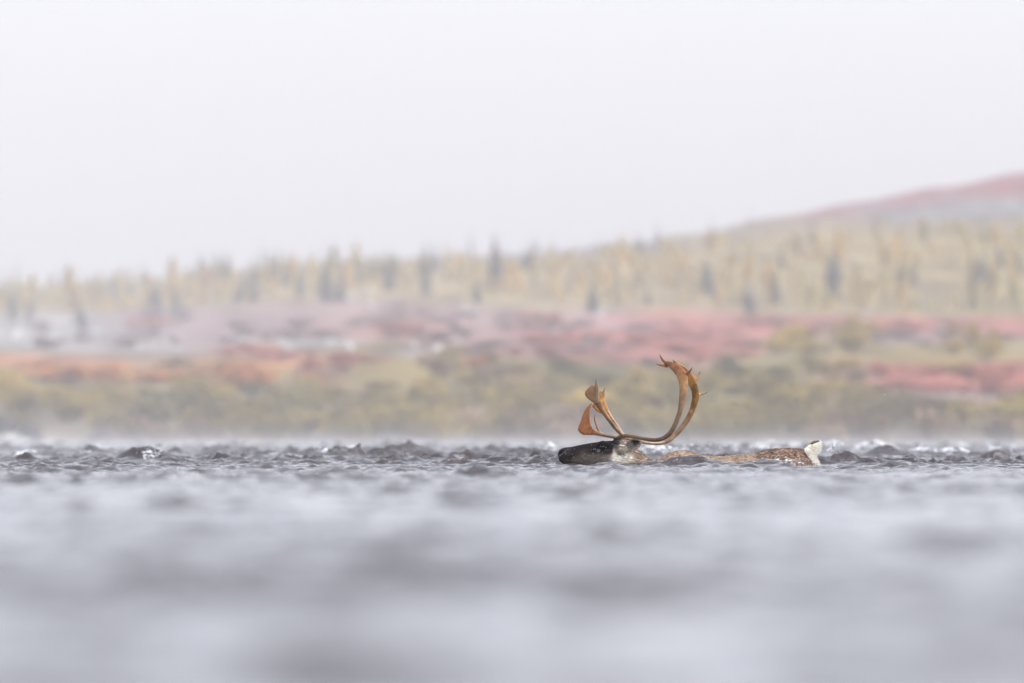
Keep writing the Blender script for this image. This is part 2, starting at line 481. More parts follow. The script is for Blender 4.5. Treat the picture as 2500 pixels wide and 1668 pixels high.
# ------------------------------------------------------------------ plants
def leaf_cloud(n, lobes, size, seed, droop=0.0):
    """many leaf-clump faces spread through the volume of several lobes: (cx, cy, cz, rx, ry, rz)"""
    r = random.Random(seed); V = []; F = []
    wts = [l[3] * l[4] * l[5] for l in lobes]
    for _ in range(n):
        l = r.choices(lobes, wts)[0]
        d = Vector((r.gauss(0, 1), r.gauss(0, 1), r.gauss(0, 1))).normalized() * (r.random() ** 0.45)
        c = Vector((l[0] + d.x * l[3], l[1] + d.y * l[4], max(0.02, l[2] + d.z * l[5])))
        a = Vector((r.gauss(0, 1), r.gauss(0, 1), r.gauss(0, 0.7))).normalized(); b = a.orthogonal().normalized()
        s = size * r.uniform(0.6, 1.5); b = b * s * 0.5; a = a * s
        k = len(V); V += [c - a, c + b, c + a, c - b]; F.append((k, k + 1, k + 2, k + 3))
    return V, F

def taper(V, F, p0, p1, r0, r1, seg=5):
    p0 = Vector(p0); p1 = Vector(p1); d = (p1 - p0).normalized(); a = d.orthogonal().normalized(); b = d.cross(a)
    k = len(V)
    for p, r in ((p0, r0), (p1, r1)):
        for i in range(seg):
            t = 2 * math.pi * i / seg
            V.append(p + (a * math.cos(t) + b * math.sin(t)) * r)
    for i in range(seg):
        j = (i + 1) % seg
        F.append((k + i, k + j, k + seg + j, k + seg + i))

BARK = Mat('grey_bark'); BARK.l(BARK.ramp(BARK.noise(9, 3), [(0.3, (0.07, 0.06, 0.055)), (0.7, (0.17, 0.15, 0.14))]), BARK.b.inputs['Base Color']); BARK.set(Roughness=0.9)
BARK = BARK.m

def shrub_meshes(seed):
    r = random.Random(seed)
    lobes = [(r.uniform(-.35, .35), r.uniform(-.3, .3), r.uniform(.35, .7), r.uniform(.22, .42), r.uniform(.22, .4), r.uniform(.2, .38)) for _ in range(6)]
    V, F = leaf_cloud(420, lobes, 0.055, seed)
    leaves = mesh('leaves', V, F, False)
    V, F = [], []
    for l in lobes:
        taper(V, F, (l[0] * .25, l[1] * .25, -0.12), (l[0] * .8, l[1] * .8, l[2] * 0.7), .018, .010)
        for _ in range(2):
            taper(V, F, (l[0] * .8, l[1] * .8, l[2] * 0.7), (l[0] + r.uniform(-.25, .25), l[1] + r.uniform(-.2, .2), l[2] + r.uniform(.15, .4)), .010, .003, 4)
    return leaves, mesh('stems', V, F)
SHRUB = [shrub_meshes(40 + i) for i in range(5)]

SHRUB_COL = {
    'olive green': foliage('olive_leaves', (0.14, 0.108, 0.025), (0.29, 0.21, 0.052)),
    'golden yellow': foliage('golden_leaves', (0.20, 0.145, 0.03), (0.43, 0.30, 0.06)),
    'dark green': foliage('dark_leaves', (0.09, 0.076, 0.026), (0.21, 0.165, 0.055)),
    'orange': foliage('orange_leaves', (0.30, 0.125, 0.045), (0.54, 0.25, 0.095)),
    'crimson red': foliage('crimson_leaves', (0.26, 0.09, 0.07), (0.46, 0.19, 0.14)),
    'dusky mauve': foliage('mauve_leaves', (0.13, 0.085, 0.08), (0.27, 0.18, 0.165)),
    'tawny brown': foliage('tawny_leaves', (0.14, 0.095, 0.055), (0.34, 0.23, 0.13)),
}
_cache = {}
def with_mat(me, mat):
    key = (me.name, mat.name)
    if key not in _cache:
        c = me.copy(); c.materials.clear(); c.materials.append(mat); _cache[key] = c
    return _cache[key]

def place_shrub(p, w, h, colour, label, group, kind='shrub'):
    lv, st = random.choice(SHRUB)
    t = empty(kind, (p.x, p.y, p.z - 0.03)); t.rotation_euler = (0, 0, random.uniform(0, 6.28)); t.scale = (w, w, h)
    tag(t, label, kind.replace('_', ' '), group)
    link('foliage', with_mat(lv, SHRUB_COL[colour]), t)
    link('stems', with_mat(st, BARK), t)
    return t

# colour fields of the willow belt: (column, row of the crown, half width, half height, colour)
SF = [
    (60, 892, 150, 22, 'orange'), (300, 900, 130, 20, 'orange'), (520, 895, 90, 14, 'orange'), (180, 915, 60, 16, 'golden yellow'), (380, 950, 40, 24, 'orange'),
    (500, 925, 50, 24, 'golden yellow'), (90, 935, 150, 26, 'golden yellow'), (450, 885, 60, 14, 'tawny brown'),
    (640, 905, 60, 28, 'orange'), (650, 870, 40, 18, 'crimson red'), (770, 880, 60, 20, 'crimson red'), (840, 885, 60, 20, 'crimson red'),
    (690, 960, 70, 40, 'dark green'), (540, 990, 110, 50, 'olive green'), (400, 1000, 70, 40, 'dark green'), (250, 990, 90, 50, 'olive green'), (60, 990, 100, 40, 'olive green'),
    (180, 1040, 160, 30, 'tawny brown'), (430, 1050, 120, 26, 'tawny brown'), (960, 925, 110, 26, 'golden yellow'), (1030, 885, 60, 14, 'tawny brown'), (1090, 925, 60, 24, 'golden yellow'),
    (830, 970, 110, 40, 'olive green'), (1130, 960, 40, 26, 'dark green'), (970, 1010, 120, 40, 'olive green'), (1140, 1015, 30, 18, 'tawny brown'), (1240, 930, 60, 30, 'tawny brown'), (1230, 980, 80, 30, 'olive green'),
    (1330, 930, 90, 40, 'olive green'), (1420, 920, 90, 40, 'dark green'), (1520, 960, 80, 40, 'golden yellow'), (1560, 1000, 120, 50, 'olive green'), (1420, 1020, 140, 40, 'tawny brown'),
    (1900, 900, 140, 40, 'dark green'), (1800, 930, 120, 40, 'olive green'), (2000, 950, 120, 40, 'olive green'), (1800, 1020, 200, 40, 'olive green'), (2080, 860, 36, 40, 'golden yellow'), (2090, 920, 40, 30, 'tawny brown'),
    (2200, 915, 140, 24, 'crimson red'), (2400, 910, 140, 26, 'crimson red'), (2300, 870, 90, 18, 'golden yellow'), (2200, 980, 160, 40, 'dark green'), (2420, 980, 140, 40, 'olive green'), (2250, 1040, 260, 26, 'tawny brown'),
]
def shrub_colour(u, r):
    best, bc = -1, 'olive green'
    for a, b, ra, rb, c in SF:
        g = math.exp(-((u - a) / ra) ** 2 - ((r - b) / rb) ** 2) + random.uniform(0, 0.12)
        if g > best: best, bc = g, c
    return bc

def sect(u, table):
    for lim, name in table:
        if u < lim: return name
    return table[-1][1]
SHRUB_SECT = [(330, 'behind the leftmost shore stones'), (620, 'above the foaming water hump'), (980, 'well ahead of the nose'), (1330, 'just ahead of the nose'), (1560, 'between the two antler halves'), (1800, 'just right of the antlers'), (2080, 'above the rump and tail'), (9999, 'far to the right of the tail')]
TREE_SECT = [(300, 'near the left edge'), (620, 'over the left tundra edge'), (900, 'over the orange bushes'), (1230, 'just ahead of the antlers'), (1500, 'above the front antler tines'), (1760, 'above the tall antler beams'), (2060, 'above the back and tail'), (9999, 'under the red hilltop')]
def tier_of(Y): return 'foot of the wood' if Y < 800 else 'middle of the wooded slope' if Y < 1100 else 'upper wooded slope'

def belt():
    n = 0
    tries = 0
    pts = []
    while n < 300 and tries < 8000:
        tries += 1
        u = random.uniform(-130, 2630)
        Y = 353 + 113 * random.random() ** 1.4
        X = (u - 1250) / FPX * Y
        if u < 290 and Y < 370: continue
        if any((X - q[0]) ** 2 + ((Y - q[1]) * .55) ** 2 < 0.55 ** 2 for q in pts): continue
        pts.append((X, Y)); n += 1
        p = Vector((X, Y, float(ground_z(X, Y)[0])))
        h = random.uniform(0.55, 1.0) * (1.0 if Y < 395 else 0.72); w = random.uniform(0.8, 1.35)
        r = HOR - (p.z + h * 0.6 - CAM_H) / Y * FPX
        c = shrub_colour(u, r)
        if c in ('crimson red', 'orange') and r > 945: c = 'olive green'
        if c in ('crimson red', 'orange') : h *= 0.8
        tier = 'waterside front row' if Y < 372 else 'middle of the thicket' if Y < 410 else 'thicket top edge'
        where = sect(u, SHRUB_SECT)
        lab = f'{c} shrub at the {tier}, {where}'
        place_shrub(p, w, h, c, lab, lab.replace('shrub', 'shrubs', 1))
belt()

# low red and yellow dwarf shrubs up on the tundra
TUNDRA = [(1500, 840, 150, 28, 'crimson red', 16), (1680, 860, 120, 30, 'crimson red', 14), (1800, 805, 140, 10, 'crimson red', 10), (2250, 800, 240, 8, 'crimson red', 14),
          (2090, 860, 30, 22, 'golden yellow', 7), (1950, 860, 70, 14, 'golden yellow', 5), (2400, 860, 100, 16, 'golden yellow', 6), (640, 868, 50, 10, 'crimson red', 6),
          (820, 876, 70, 10, 'crimson red', 6), (380, 790, 40, 8, 'crimson red', 4), (980, 800, 60, 14, 'crimson red', 4), (1310, 800, 60, 16, 'crimson red', 5),
          (700, 800, 420, 30, 'dusky mauve', 20), (1250, 820, 200, 24, 'dusky mauve', 12), (1650, 830, 200, 30, 'dusky mauve', 10), (2250, 830, 260, 16, 'dusky mauve', 10), (1100, 780, 300, 20, 'dusky mauve', 8), (300, 830, 300, 24, 'dusky mauve', 10)]
for (a, b, ra, rb, c, k) in TUNDRA:
    for _ in range(k):
        u = a + random.gauss(0, .8) * ra; r = b + random.gauss(0, .8) * rb; r = max(r, float(lerp(u, [0, 600, 900, 1300, 1700, 2500], [775, 755, 735, 755, 772, 782])))
        p = at_row(u, r + 8)
        s = p.y / 420
        place_shrub(p, random.uniform(.5, 1.1) * s, random.uniform(.22, .36) * s * (2.0 if c == 'golden yellow' else 1.0), c, f'low {c} dwarf shrub on open tundra {sect(u, TREE_SECT)}', f'low {c} dwarf shrubs on tundra {sect(u, TREE_SECT)}', 'dwarf_shrub')

def spruce_meshes(seed):
    r = random.Random(seed); V, F = [], []
    z = 0.10
    while z < 0.985:
        rad = (0.15 * (1 - z) ** 0.8 + 0.012) * r.uniform(0.7, 1.15)
        for i in range(9):
            t = r.uniform(0, 6.28); d = Vector((math.cos(t), math.sin(t), 0)); s = Vector((-d.y, d.x, 0)) * rad * r.uniform(.28, .45)
            a = Vector((0, 0, z)) + d * 0.004; L = rad * r.uniform(.6, 1.15)
            m_ = a + d * L * .6 + Vector((0, 0, -L * .18)); e = a + d * L + Vector((0, 0, -L * r.uniform(.2, .7)))
            k = len(V); V += [a, m_ + s, e, m_ - s]; F.append((k, k + 1, k + 2, k + 3))
        z += 0.026
    crown = mesh('needles', V, F, False)
    V, F = [], []
    taper(V, F, (0, 0, -.05), (0, 0, .5), .016, .010, 6); taper(V, F, (0, 0, .5), (0, 0, 1), .010, .002, 6)
    return crown, mesh('trunk', V, F)

def larch_meshes(seed):
    r = random.Random(seed); V, F = [], []
    z = 0.14
    while z < 0.98:
        rad = (0.24 * (1 - z) ** 0.75 + 0.02) * r.uniform(0.6, 1.2)
        for i in range(8):
            t = r.uniform(0, 6.28); d = Vector((math.cos(t), math.sin(t), 0)); L = rad * r.uniform(.5, 1.2)
            up = r.uniform(-.15, .3)
            for q in range(3):
                f = (q + r.uniform(.3, 1)) / 3
                c = Vector((0, 0, z)) + d * L * f + Vector((0, 0, L * f * up))
                a = Vector((r.gauss(0, 1), r.gauss(0, 1), r.gauss(0, .7))).normalized() * .042; b = a.orthogonal().normalized() * .026
                k = len(V); V += [c - a, c + b, c + a, c - b]; F.append((k, k + 1, k + 2, k + 3))
        z += 0.032
    crown = mesh('needles', V, F, False)
    V, F = [], []
    taper(V, F, (0, 0, -.05), (0, 0, .55), .015, .009, 6); taper(V, F, (0, 0, .55), (0, 0, 1), .009, .002, 6)
    for _ in range(14):
        z = r.uniform(.15, .85); t = r.uniform(0, 6.28); L = .2 * (1 - z) ** .75
        taper(V, F, (0, 0, z), (math.cos(t) * L, math.sin(t) * L, z + L * .2), .004, .001, 3)
    return crown, mesh('trunk', V, F)
SPR = [spruce_meshes(100 + i) for i in range(5)]
LAR = [larch_meshes(200 + i) for i in range(6)]
M_SPR = [foliage('spruce_needles', (0.07, 0.078, 0.068), (0.14, 0.15, 0.13), .1), foliage('spruce_needles_pale', (0.07, 0.085, 0.075), (0.15, 0.17, 0.14), .1)]
M_LAR = [foliage('larch_gold', (0.40, 0.27, 0.055), (0.78, 0.55, 0.16), .45), foliage('larch_pale', (0.38, 0.32, 0.12), (0.70, 0.57, 0.25), .45), foliage('larch_amber', (0.40, 0.26, 0.085), (0.72, 0.49, 0.19), .45), foliage('larch_green', (0.22, 0.21, 0.08), (0.46, 0.42, 0.17), .45)]

LARN = ['golden', 'pale yellow', 'amber', 'greenish yellow']
def place_tree(kind, p, h, w, label, group, mat):
    crown, trunk = random.choice(SPR if kind == 'spruce' else LAR)
    t = empty(kind + '_tree', (p.x, p.y, p.z - .02)); t.scale = (h * w, h * w, h); t.rotation_euler = (random.gauss(0, .02), random.gauss(0, .02), random.uniform(0, 6.28))
    tag(t, label, 'tree', group)
    link('crown', with_mat(crown, mat), t); link('trunk', with_mat(trunk, BARK), t)

# spruces one can pick out: column, row of the foot, height in rows, width factor
SPRUCES = [(195, 800, 85, 1.5), (205, 806, 60, 1.6), (430, 772, 85, 1.5), (385, 778, 110, 1.2), (372, 770, 90, 1.2), (600, 738, 95, 1.4), (580, 748, 65, 1.6), (618, 740, 120, 1.1), (800, 742, 115, 1.7), (830, 738, 95, 1.4),
           (790, 735, 90, 1.3), (730, 728, 90, 1.2), (950, 718, 115, 1.3), (880, 700, 80, 1.6), (905, 690, 70, 1.8), (930, 690, 75, 1.8), (965, 690, 70, 1.7), (1040, 722, 95, 1.2), (1030, 690, 90, 1.3), (1060, 670, 80, 1.4), (1210, 712, 150, 1.0), (1215, 680, 100, 1.1),
           (1165, 740, 70, 1.6), (1280, 660, 60, 1.7), (1300, 662, 75, 1.6), (1450, 762, 85, 1.4), (1440, 758, 60, 1.6), (1510, 752, 85, 1.4), (1580, 748, 60, 1.4), (1720, 722, 100, 1.5), (1730, 715, 80, 1.5), (1830, 785, 95, 1.6),
           (1822, 760, 70, 1.6), (1888, 742, 95, 1.4), (1895, 735, 70, 1.4), (2030, 744, 120, 1.6), (2040, 705, 90, 1.9), (2028, 725, 110, 1.5), (2200, 695, 60, 1.7), (2230, 702, 65, 1.7), (2215, 700, 55, 1.7), (2400, 688, 80, 1.4), (2412, 712, 65, 1.4), (2376, 710, 70, 1.2),
           (2440, 662, 70, 1.4), (2490, 670, 60, 1.4), (1950, 620, 55, 1.3), (1955, 612, 40, 1.4), (70, 790, 70, 1.2), (28, 790, 90, 1.1), (20, 770, 60, 1.2), (490, 690, 80, 1.6), (530, 680, 70, 1.8), (555, 690, 80, 1.8), (505, 700, 60, 1.8), (350, 700, 60, 1.5), (680, 690, 90, 1.5), (700, 700, 80, 1.5), (1660, 700, 60, 1.3), (1560, 700, 50, 1.4)]
# thin spires standing against the sky along the crest: column, row of the tip, height in rows
SPIRES = [(12, 648, 70), (40, 632, 90), (132, 650, 60), (128, 660, 60), (168, 655, 60), (205, 652, 70), (248, 655, 60), (300, 640, 70), (320, 655, 55), (470, 643, 60), (500, 622, 70), (560, 636, 50), (610, 630, 50), (640, 585, 110), (720, 613, 70), (765, 612, 70), (795, 592, 80), (835, 600, 60), (905, 620, 50),
          (1040, 582, 80), (1100, 608, 50), (1150, 556, 105), (1148, 590, 70), (1205, 592, 80), (1225, 598, 60), (1240, 602, 60), (1310, 570, 85), (1303, 590, 70), (1352, 576, 80), (1460, 566, 70), (1552, 558, 80), (1602, 540, 90), (1612, 560, 70), (1742, 528, 80), (1830, 505, 85), (1780, 545, 50), (1490, 590, 50), (2405, 520, 60)]
for (u, r, h, w) in SPRUCES:
    p = at_row(u, r); H = h / FPX * p.y
    place_tree('spruce', p, H, w * random.uniform(.9, 1.15), f'dark spruce at the {tier_of(p.y)}, {sect(u, TREE_SECT)}', f'dark spruces at the {tier_of(p.y)}, {sect(u, TREE_SECT)}', M_SPR[0])
for (u, tip, h) in SPIRES:
    Y = random.uniform(1290, 1345); X = (u - 1250) / FPX * Y
    p = Vector((X, Y, float(ground_z(X, Y)[0]))); top = CAM_H + (HOR - tip) / FPX * Y
    H = max(top - p.z, h / FPX * Y * .6)
    place_tree('spruce', p, H, random.uniform(.45, .8), f'thin spruce spire against the sky on the crest, {sect(u, TREE_SECT)}', f'spruce spires on the crest, {sect(u, TREE_SECT)}', M_SPR[1])

def slope_point():
    while True:
        u = random.uniform(-140, 2640)
        foot = lerp(u, [0, 350, 600, 900, 1300, 1700, 2500], [770, 765, 728, 705, 735, 752, 770])
        crest = lerp(u, UK, TK[1350]) + lerp(u, [300, 1200, 1500, 1800], [12, 26, 22, 22])
        r = random.uniform(crest, foot + random.uniform(-10, 14))
        if u < 330 or noise3(np.array([[u / 90., r / 45., 0]]), 1.0, 2)[0] > 0.34: return u, r
n = 0
for _ in range(300):
    u, r = slope_point()
    p = at_row(u, r); h = (24 + 46 * random.random() ** 1.8) * lerp(r, [560, 780], [.85, 1.2])
    k = random.choices([0, 1, 2, 3], [.40, .30, .14, .16])[0]
    place_tree('larch', p, h / FPX * p.y, random.uniform(.8, 1.4), f'{LARN[k]} larch at the {tier_of(p.y)}, {sect(u, TREE_SECT)}', f'{LARN[k]} larches at the {tier_of(p.y)}, {sect(u, TREE_SECT)}', M_LAR[k])
for _ in range(40):
    u, r = slope_point()
    p = at_row(u, r); h = random.uniform(30, 60)
    place_tree('spruce', p, h / FPX * p.y, random.uniform(.9, 1.4), f'greyish spruce at the {tier_of(p.y)}, {sect(u, TREE_SECT)}', f'greyish spruces at the {tier_of(p.y)}, {sect(u, TREE_SECT)}', M_SPR[1])

def far_wood():
    """the rest of the wood, past the three hundred larches built one by one"""
    V, F = [], []
    src = [[np.array([v.co[:] for v in m.vertices]) for m in (a,)][0] for a, _ in LAR]
    VV, FF, off = [], [], 0
    for _ in range(620):
        u, r = slope_point()
        p = at_row(u, r); h = (20 + 40 * random.random() ** 1.8) / FPX * p.y; w = random.uniform(.9, 1.5)
        s = random.choice(src); t = random.uniform(0, 6.28); c, sn = math.cos(t), math.sin(t)
        q = np.stack([(s[:, 0] * c - s[:, 1] * sn) * h * w + p.x, (s[:, 0] * sn + s[:, 1] * c) * h * w + p.y, s[:, 2] * h + p.z], 1)
        VV.append(q); FF.append(np.arange(len(q)).reshape(-1, 4) + off); off += len(q)
    me = mesh('far_larch_wood', np.concatenate(VV), np.concatenate(FF), False)
    o = link('far_larch_wood', me, mat=M_LAR[1])
    tag(o, 'pale yellow larch wood filling the slope between the nearer trees', 'wood', kind='stuff')
far_wood()

# ------------------------------------------------------------------ boulders
def boulder_mesh(seed):
    bm = bmesh.new(); bmesh.ops.create_icosphere(bm, subdivisions=3, radius=1)
    o = Vector((seed * 7.3, seed * 3.1, 0))
    for v in bm.verts:
        d = v.co.normalized()
        v.co = d * (0.8 + 0.35 * mnoise.noise(d * 1.1 + o) + 0.12 * mnoise.noise(d * 3 + o))
    me = bpy.data.meshes.new('boulder'); bm.to_mesh(me); bm.free()
    me.polygons.foreach_set('use_smooth', np.ones(len(me.polygons), bool))
    return me
BOUL = [boulder_mesh(i + 1) for i in range(4)]
def rock_mat(name, a, b):
    m = Mat(name); m.l(m.ramp(m.noise(4, 5), [(0.3, a), (0.7, b)]), m.b.inputs['Base Color']); m.set(Roughness=.85); return m.m
M_PALE = rock_mat('lichen_rock', (0.24, 0.235, 0.225), (0.46, 0.45, 0.43)); M_DARK = rock_mat('wet_rock', (0.012, 0.008, 0.008), (0.05, 0.036, 0.035))
for (u, r, k, rad) in [(100, 830, 9, 90), (40, 835, 5, 50), (200, 820, 6, 80), (320, 850, 4, 60), (420, 855, 4, 40), (560, 830, 5, 60), (700, 850, 5, 60), (830, 850, 5, 40), (1050, 858, 5, 60), (880, 735, 4, 40), (1460, 772, 4, 24), (1215, 880, 1, 4), (1140, 770, 3, 40), (350, 800, 4, 60), (2110, 772, 2, 12), (2320, 815, 4, 50), (1400, 820, 3, 50)]:
    for _ in range(k):
        p = at_row(u + random.gauss(0, .5) * rad, r + random.gauss(0, 9)); s = random.uniform(8, 15) / FPX * p.y
        where = sect((p.x / p.y) * FPX + 1250, TREE_SECT)
        o = link('boulder', with_mat(random.choice(BOUL), M_PALE), loc=(p.x, p.y, p.z + s * .25)); o.scale = (s * random.uniform(.9, 1.5), s, s * random.uniform(.6, .9)); o.rotation_euler = (0, 0, random.uniform(0, 6))
        tag(o, f'pale lichen grey boulder on open tundra {where}', 'boulder', f'pale boulders on tundra {where}')
for (u, r, w, h, mt, lab) in [(242, 1074, 32, 18, M_DARK, 'dark brown boulder low in the mist at the far waterline'), (76, 1066, 24, 26, M_DARK, 'dark upright boulder beside the pale stones at the far waterline'), (10, 1042, 30, 20, M_DARK, 'brown mossy boulder highest of the left waterline stones'),
                              (18, 1074, 22, 12, M_PALE, 'pale stone below the brown mossy boulder at the waterline'), (52, 1082, 20, 10, M_PALE, 'small pale stone at the foot of the dark upright boulder'), (124, 1082, 13, 8, M_PALE, 'cream stone right of the dark upright boulder at the waterline')]:
    q = at_row(u, r + h * .8); Y = q.y
    o = link('boulder', with_mat(BOUL[u % 4], mt), loc=(q.x, q.y, CAM_H + (HOR - r) / FPX * Y)); o.scale = (w / FPX * Y * 1.35, .35, h / FPX * Y * 1.45)
    tag(o, lab, 'boulder', 'stones at the far waterline')

# ------------------------------------------------------------------ the caribou
CX0 = px(1660, 1142).x
ROOT = Vector((CX0, DIST, 0.0))
S = DIST / FPX                      # metres per photograph pixel at the animal
def L3(x, y, lat=0.0):
    """photograph pixel and sideways offset in pixels (towards the camera negative) -> caribou space"""
    p = px(x, y); return Vector((p.x - CX0, lat * S, p.z))

def catmull(P, n):
    P = np.asarray(P, float); out = []
    for i in range(len(P) - 1):
        p0, p1, p2, p3 = P[max(i - 1, 0)], P[i], P[i + 1], P[min(i + 2, len(P) - 1)]
        for t in np.linspace(0, 1, n, endpoint=False):
            out.append(0.5 * ((2 * p1) + (-p0 + p2) * t + (2 * p0 - 5 * p1 + 4 * p2 - p3) * t * t + (-p0 + 3 * p1 - 3 * p2 + p3) * t ** 3))
    out.append(P[-1]); return np.array(out)

def ring_loft(rings, V, F, cap=True):
    k0 = len(V); n = len(rings[0])
    for r in rings: V.extend(r)
    for a in range(len(rings) - 1):
        for i in range(n):
            j = (i + 1) % n
            F.append((k0 + a * n + i, k0 + a * n + j, k0 + (a + 1) * n + j, k0 + (a + 1) * n + i))
    if cap:
        F.append(tuple(k0 + i for i in reversed(range(n))))
        F.append(tuple(k0 + (len(rings) - 1) * n + i for i in range(n)))

def tube(V, F, pts, seg=14, n=6):
    """pts: (x, y, lat, in-plane half width, sideways half thickness) in photograph pixels"""
    P = catmull(pts, n); rings = []
    for i, q in enumerate(P):
        d = P[min(i + 1, len(P) - 1)][:3] - P[max(i - 1, 0)][:3]
        d2 = np.array([d[0], d[1]]); d2 = d2 / (np.linalg.norm(d2) + 1e-9); nx, ny = -d2[1], d2[0]
        rings.append([L3(q[0] + nx * q[3] * math.cos(t), q[1] + ny * q[3] * math.cos(t), q[2] + q[4] * math.sin(t)) for t in (2 * math.pi * k / seg for k in range(seg))])
    ring_loft(rings, V, F)

def remeshed(name, V, F, voxel, smooth_it=2, fac=0.5):
    me = bpy.data.meshes.new(name + '_raw'); me.from_pydata([tuple(v) for v in V], [], F)
    bm = bmesh.new(); bm.from_mesh(me); bmesh.ops.recalc_face_normals(bm, faces=bm.faces); bm.to_mesh(me); bm.free()
    o = bpy.data.objects.new(name + '_raw', me); COL.objects.link(o)
    r = o.modifiers.new('r', 'REMESH'); r.mode = 'VOXEL'; r.voxel_size = voxel
    s = o.modifiers.new('s', 'SMOOTH'); s.iterations = smooth_it; s.factor = fac
    dg = bpy.context.evaluated_depsgraph_get()
    out = bpy.data.meshes.new_from_object(o.evaluated_get(dg))
    out.name = name
    bpy.data.objects.remove(o); bpy.data.meshes.remove(me)
    out.polygons.foreach_set('use_smooth', np.ones(len(out.polygons), bool))
    return out

caribou = empty('caribou', ROOT)
tag(caribou, 'swimming bull caribou with dark face and large brown antlers', 'caribou')

# stations along the animal: column, top row, bottom row, half width, squareness
ST = [(1362.5, 1106, 1113, 5, 2), (1364, 1101, 1121, 11, 2.2), (1368, 1097, 1128, 15, 2.3), (1375, 1093.6, 1133, 18, 2.3), (1384, 1092, 1135.5, 19, 2.3), (1395, 1091.3, 1136.5, 18.5, 2.3),
      (1410, 1087.6, 1138, 19, 2.3), (1434, 1083, 1142, 22, 2.4), (1455, 1079.8, 1148, 27, 2.4), (1470, 1077.6, 1153, 31, 2.4), (1484, 1076.8, 1157, 32, 2.3), (1500, 1075.5, 1161, 31, 2.2), (1518, 1074.5, 1166, 31, 2.1),
      (1532, 1078, 1170, 32, 2), (1545, 1088, 1174, 34, 2), (1557, 1099.5, 1180, 38, 2), (1568, 1110, 1188, 43, 2), (1584, 1121, 1198, 50, 2), (1597, 1124, 1210, 58, 2), (1606, 1121, 1218, 64, 2),
      (1622, 1112, 1232, 72, 2), (1636, 1105.5, 1242, 78, 2), (1650, 1101.6, 1250, 82, 2), (1670, 1100.2, 1262, 88, 2), (1690, 1104, 1268, 92, 2), (1710, 1110, 1272, 95, 2), (1750, 1113.6, 1275, 98, 2), (1793, 1110.6, 1273, 99, 2),
      (1835, 1107, 1268, 97, 2), (1857, 1101.6, 1262, 93, 2), (1878, 1097.6, 1252, 89, 2), (1910, 1095.2, 1240, 83, 2), (1940, 1095.8, 1226, 74, 2), (1960, 1098.6, 1210, 62, 2), (1974, 1106, 1194, 48, 2), (1985, 1119, 1176, 32, 2), (1991, 1134, 1160, 16, 2)]

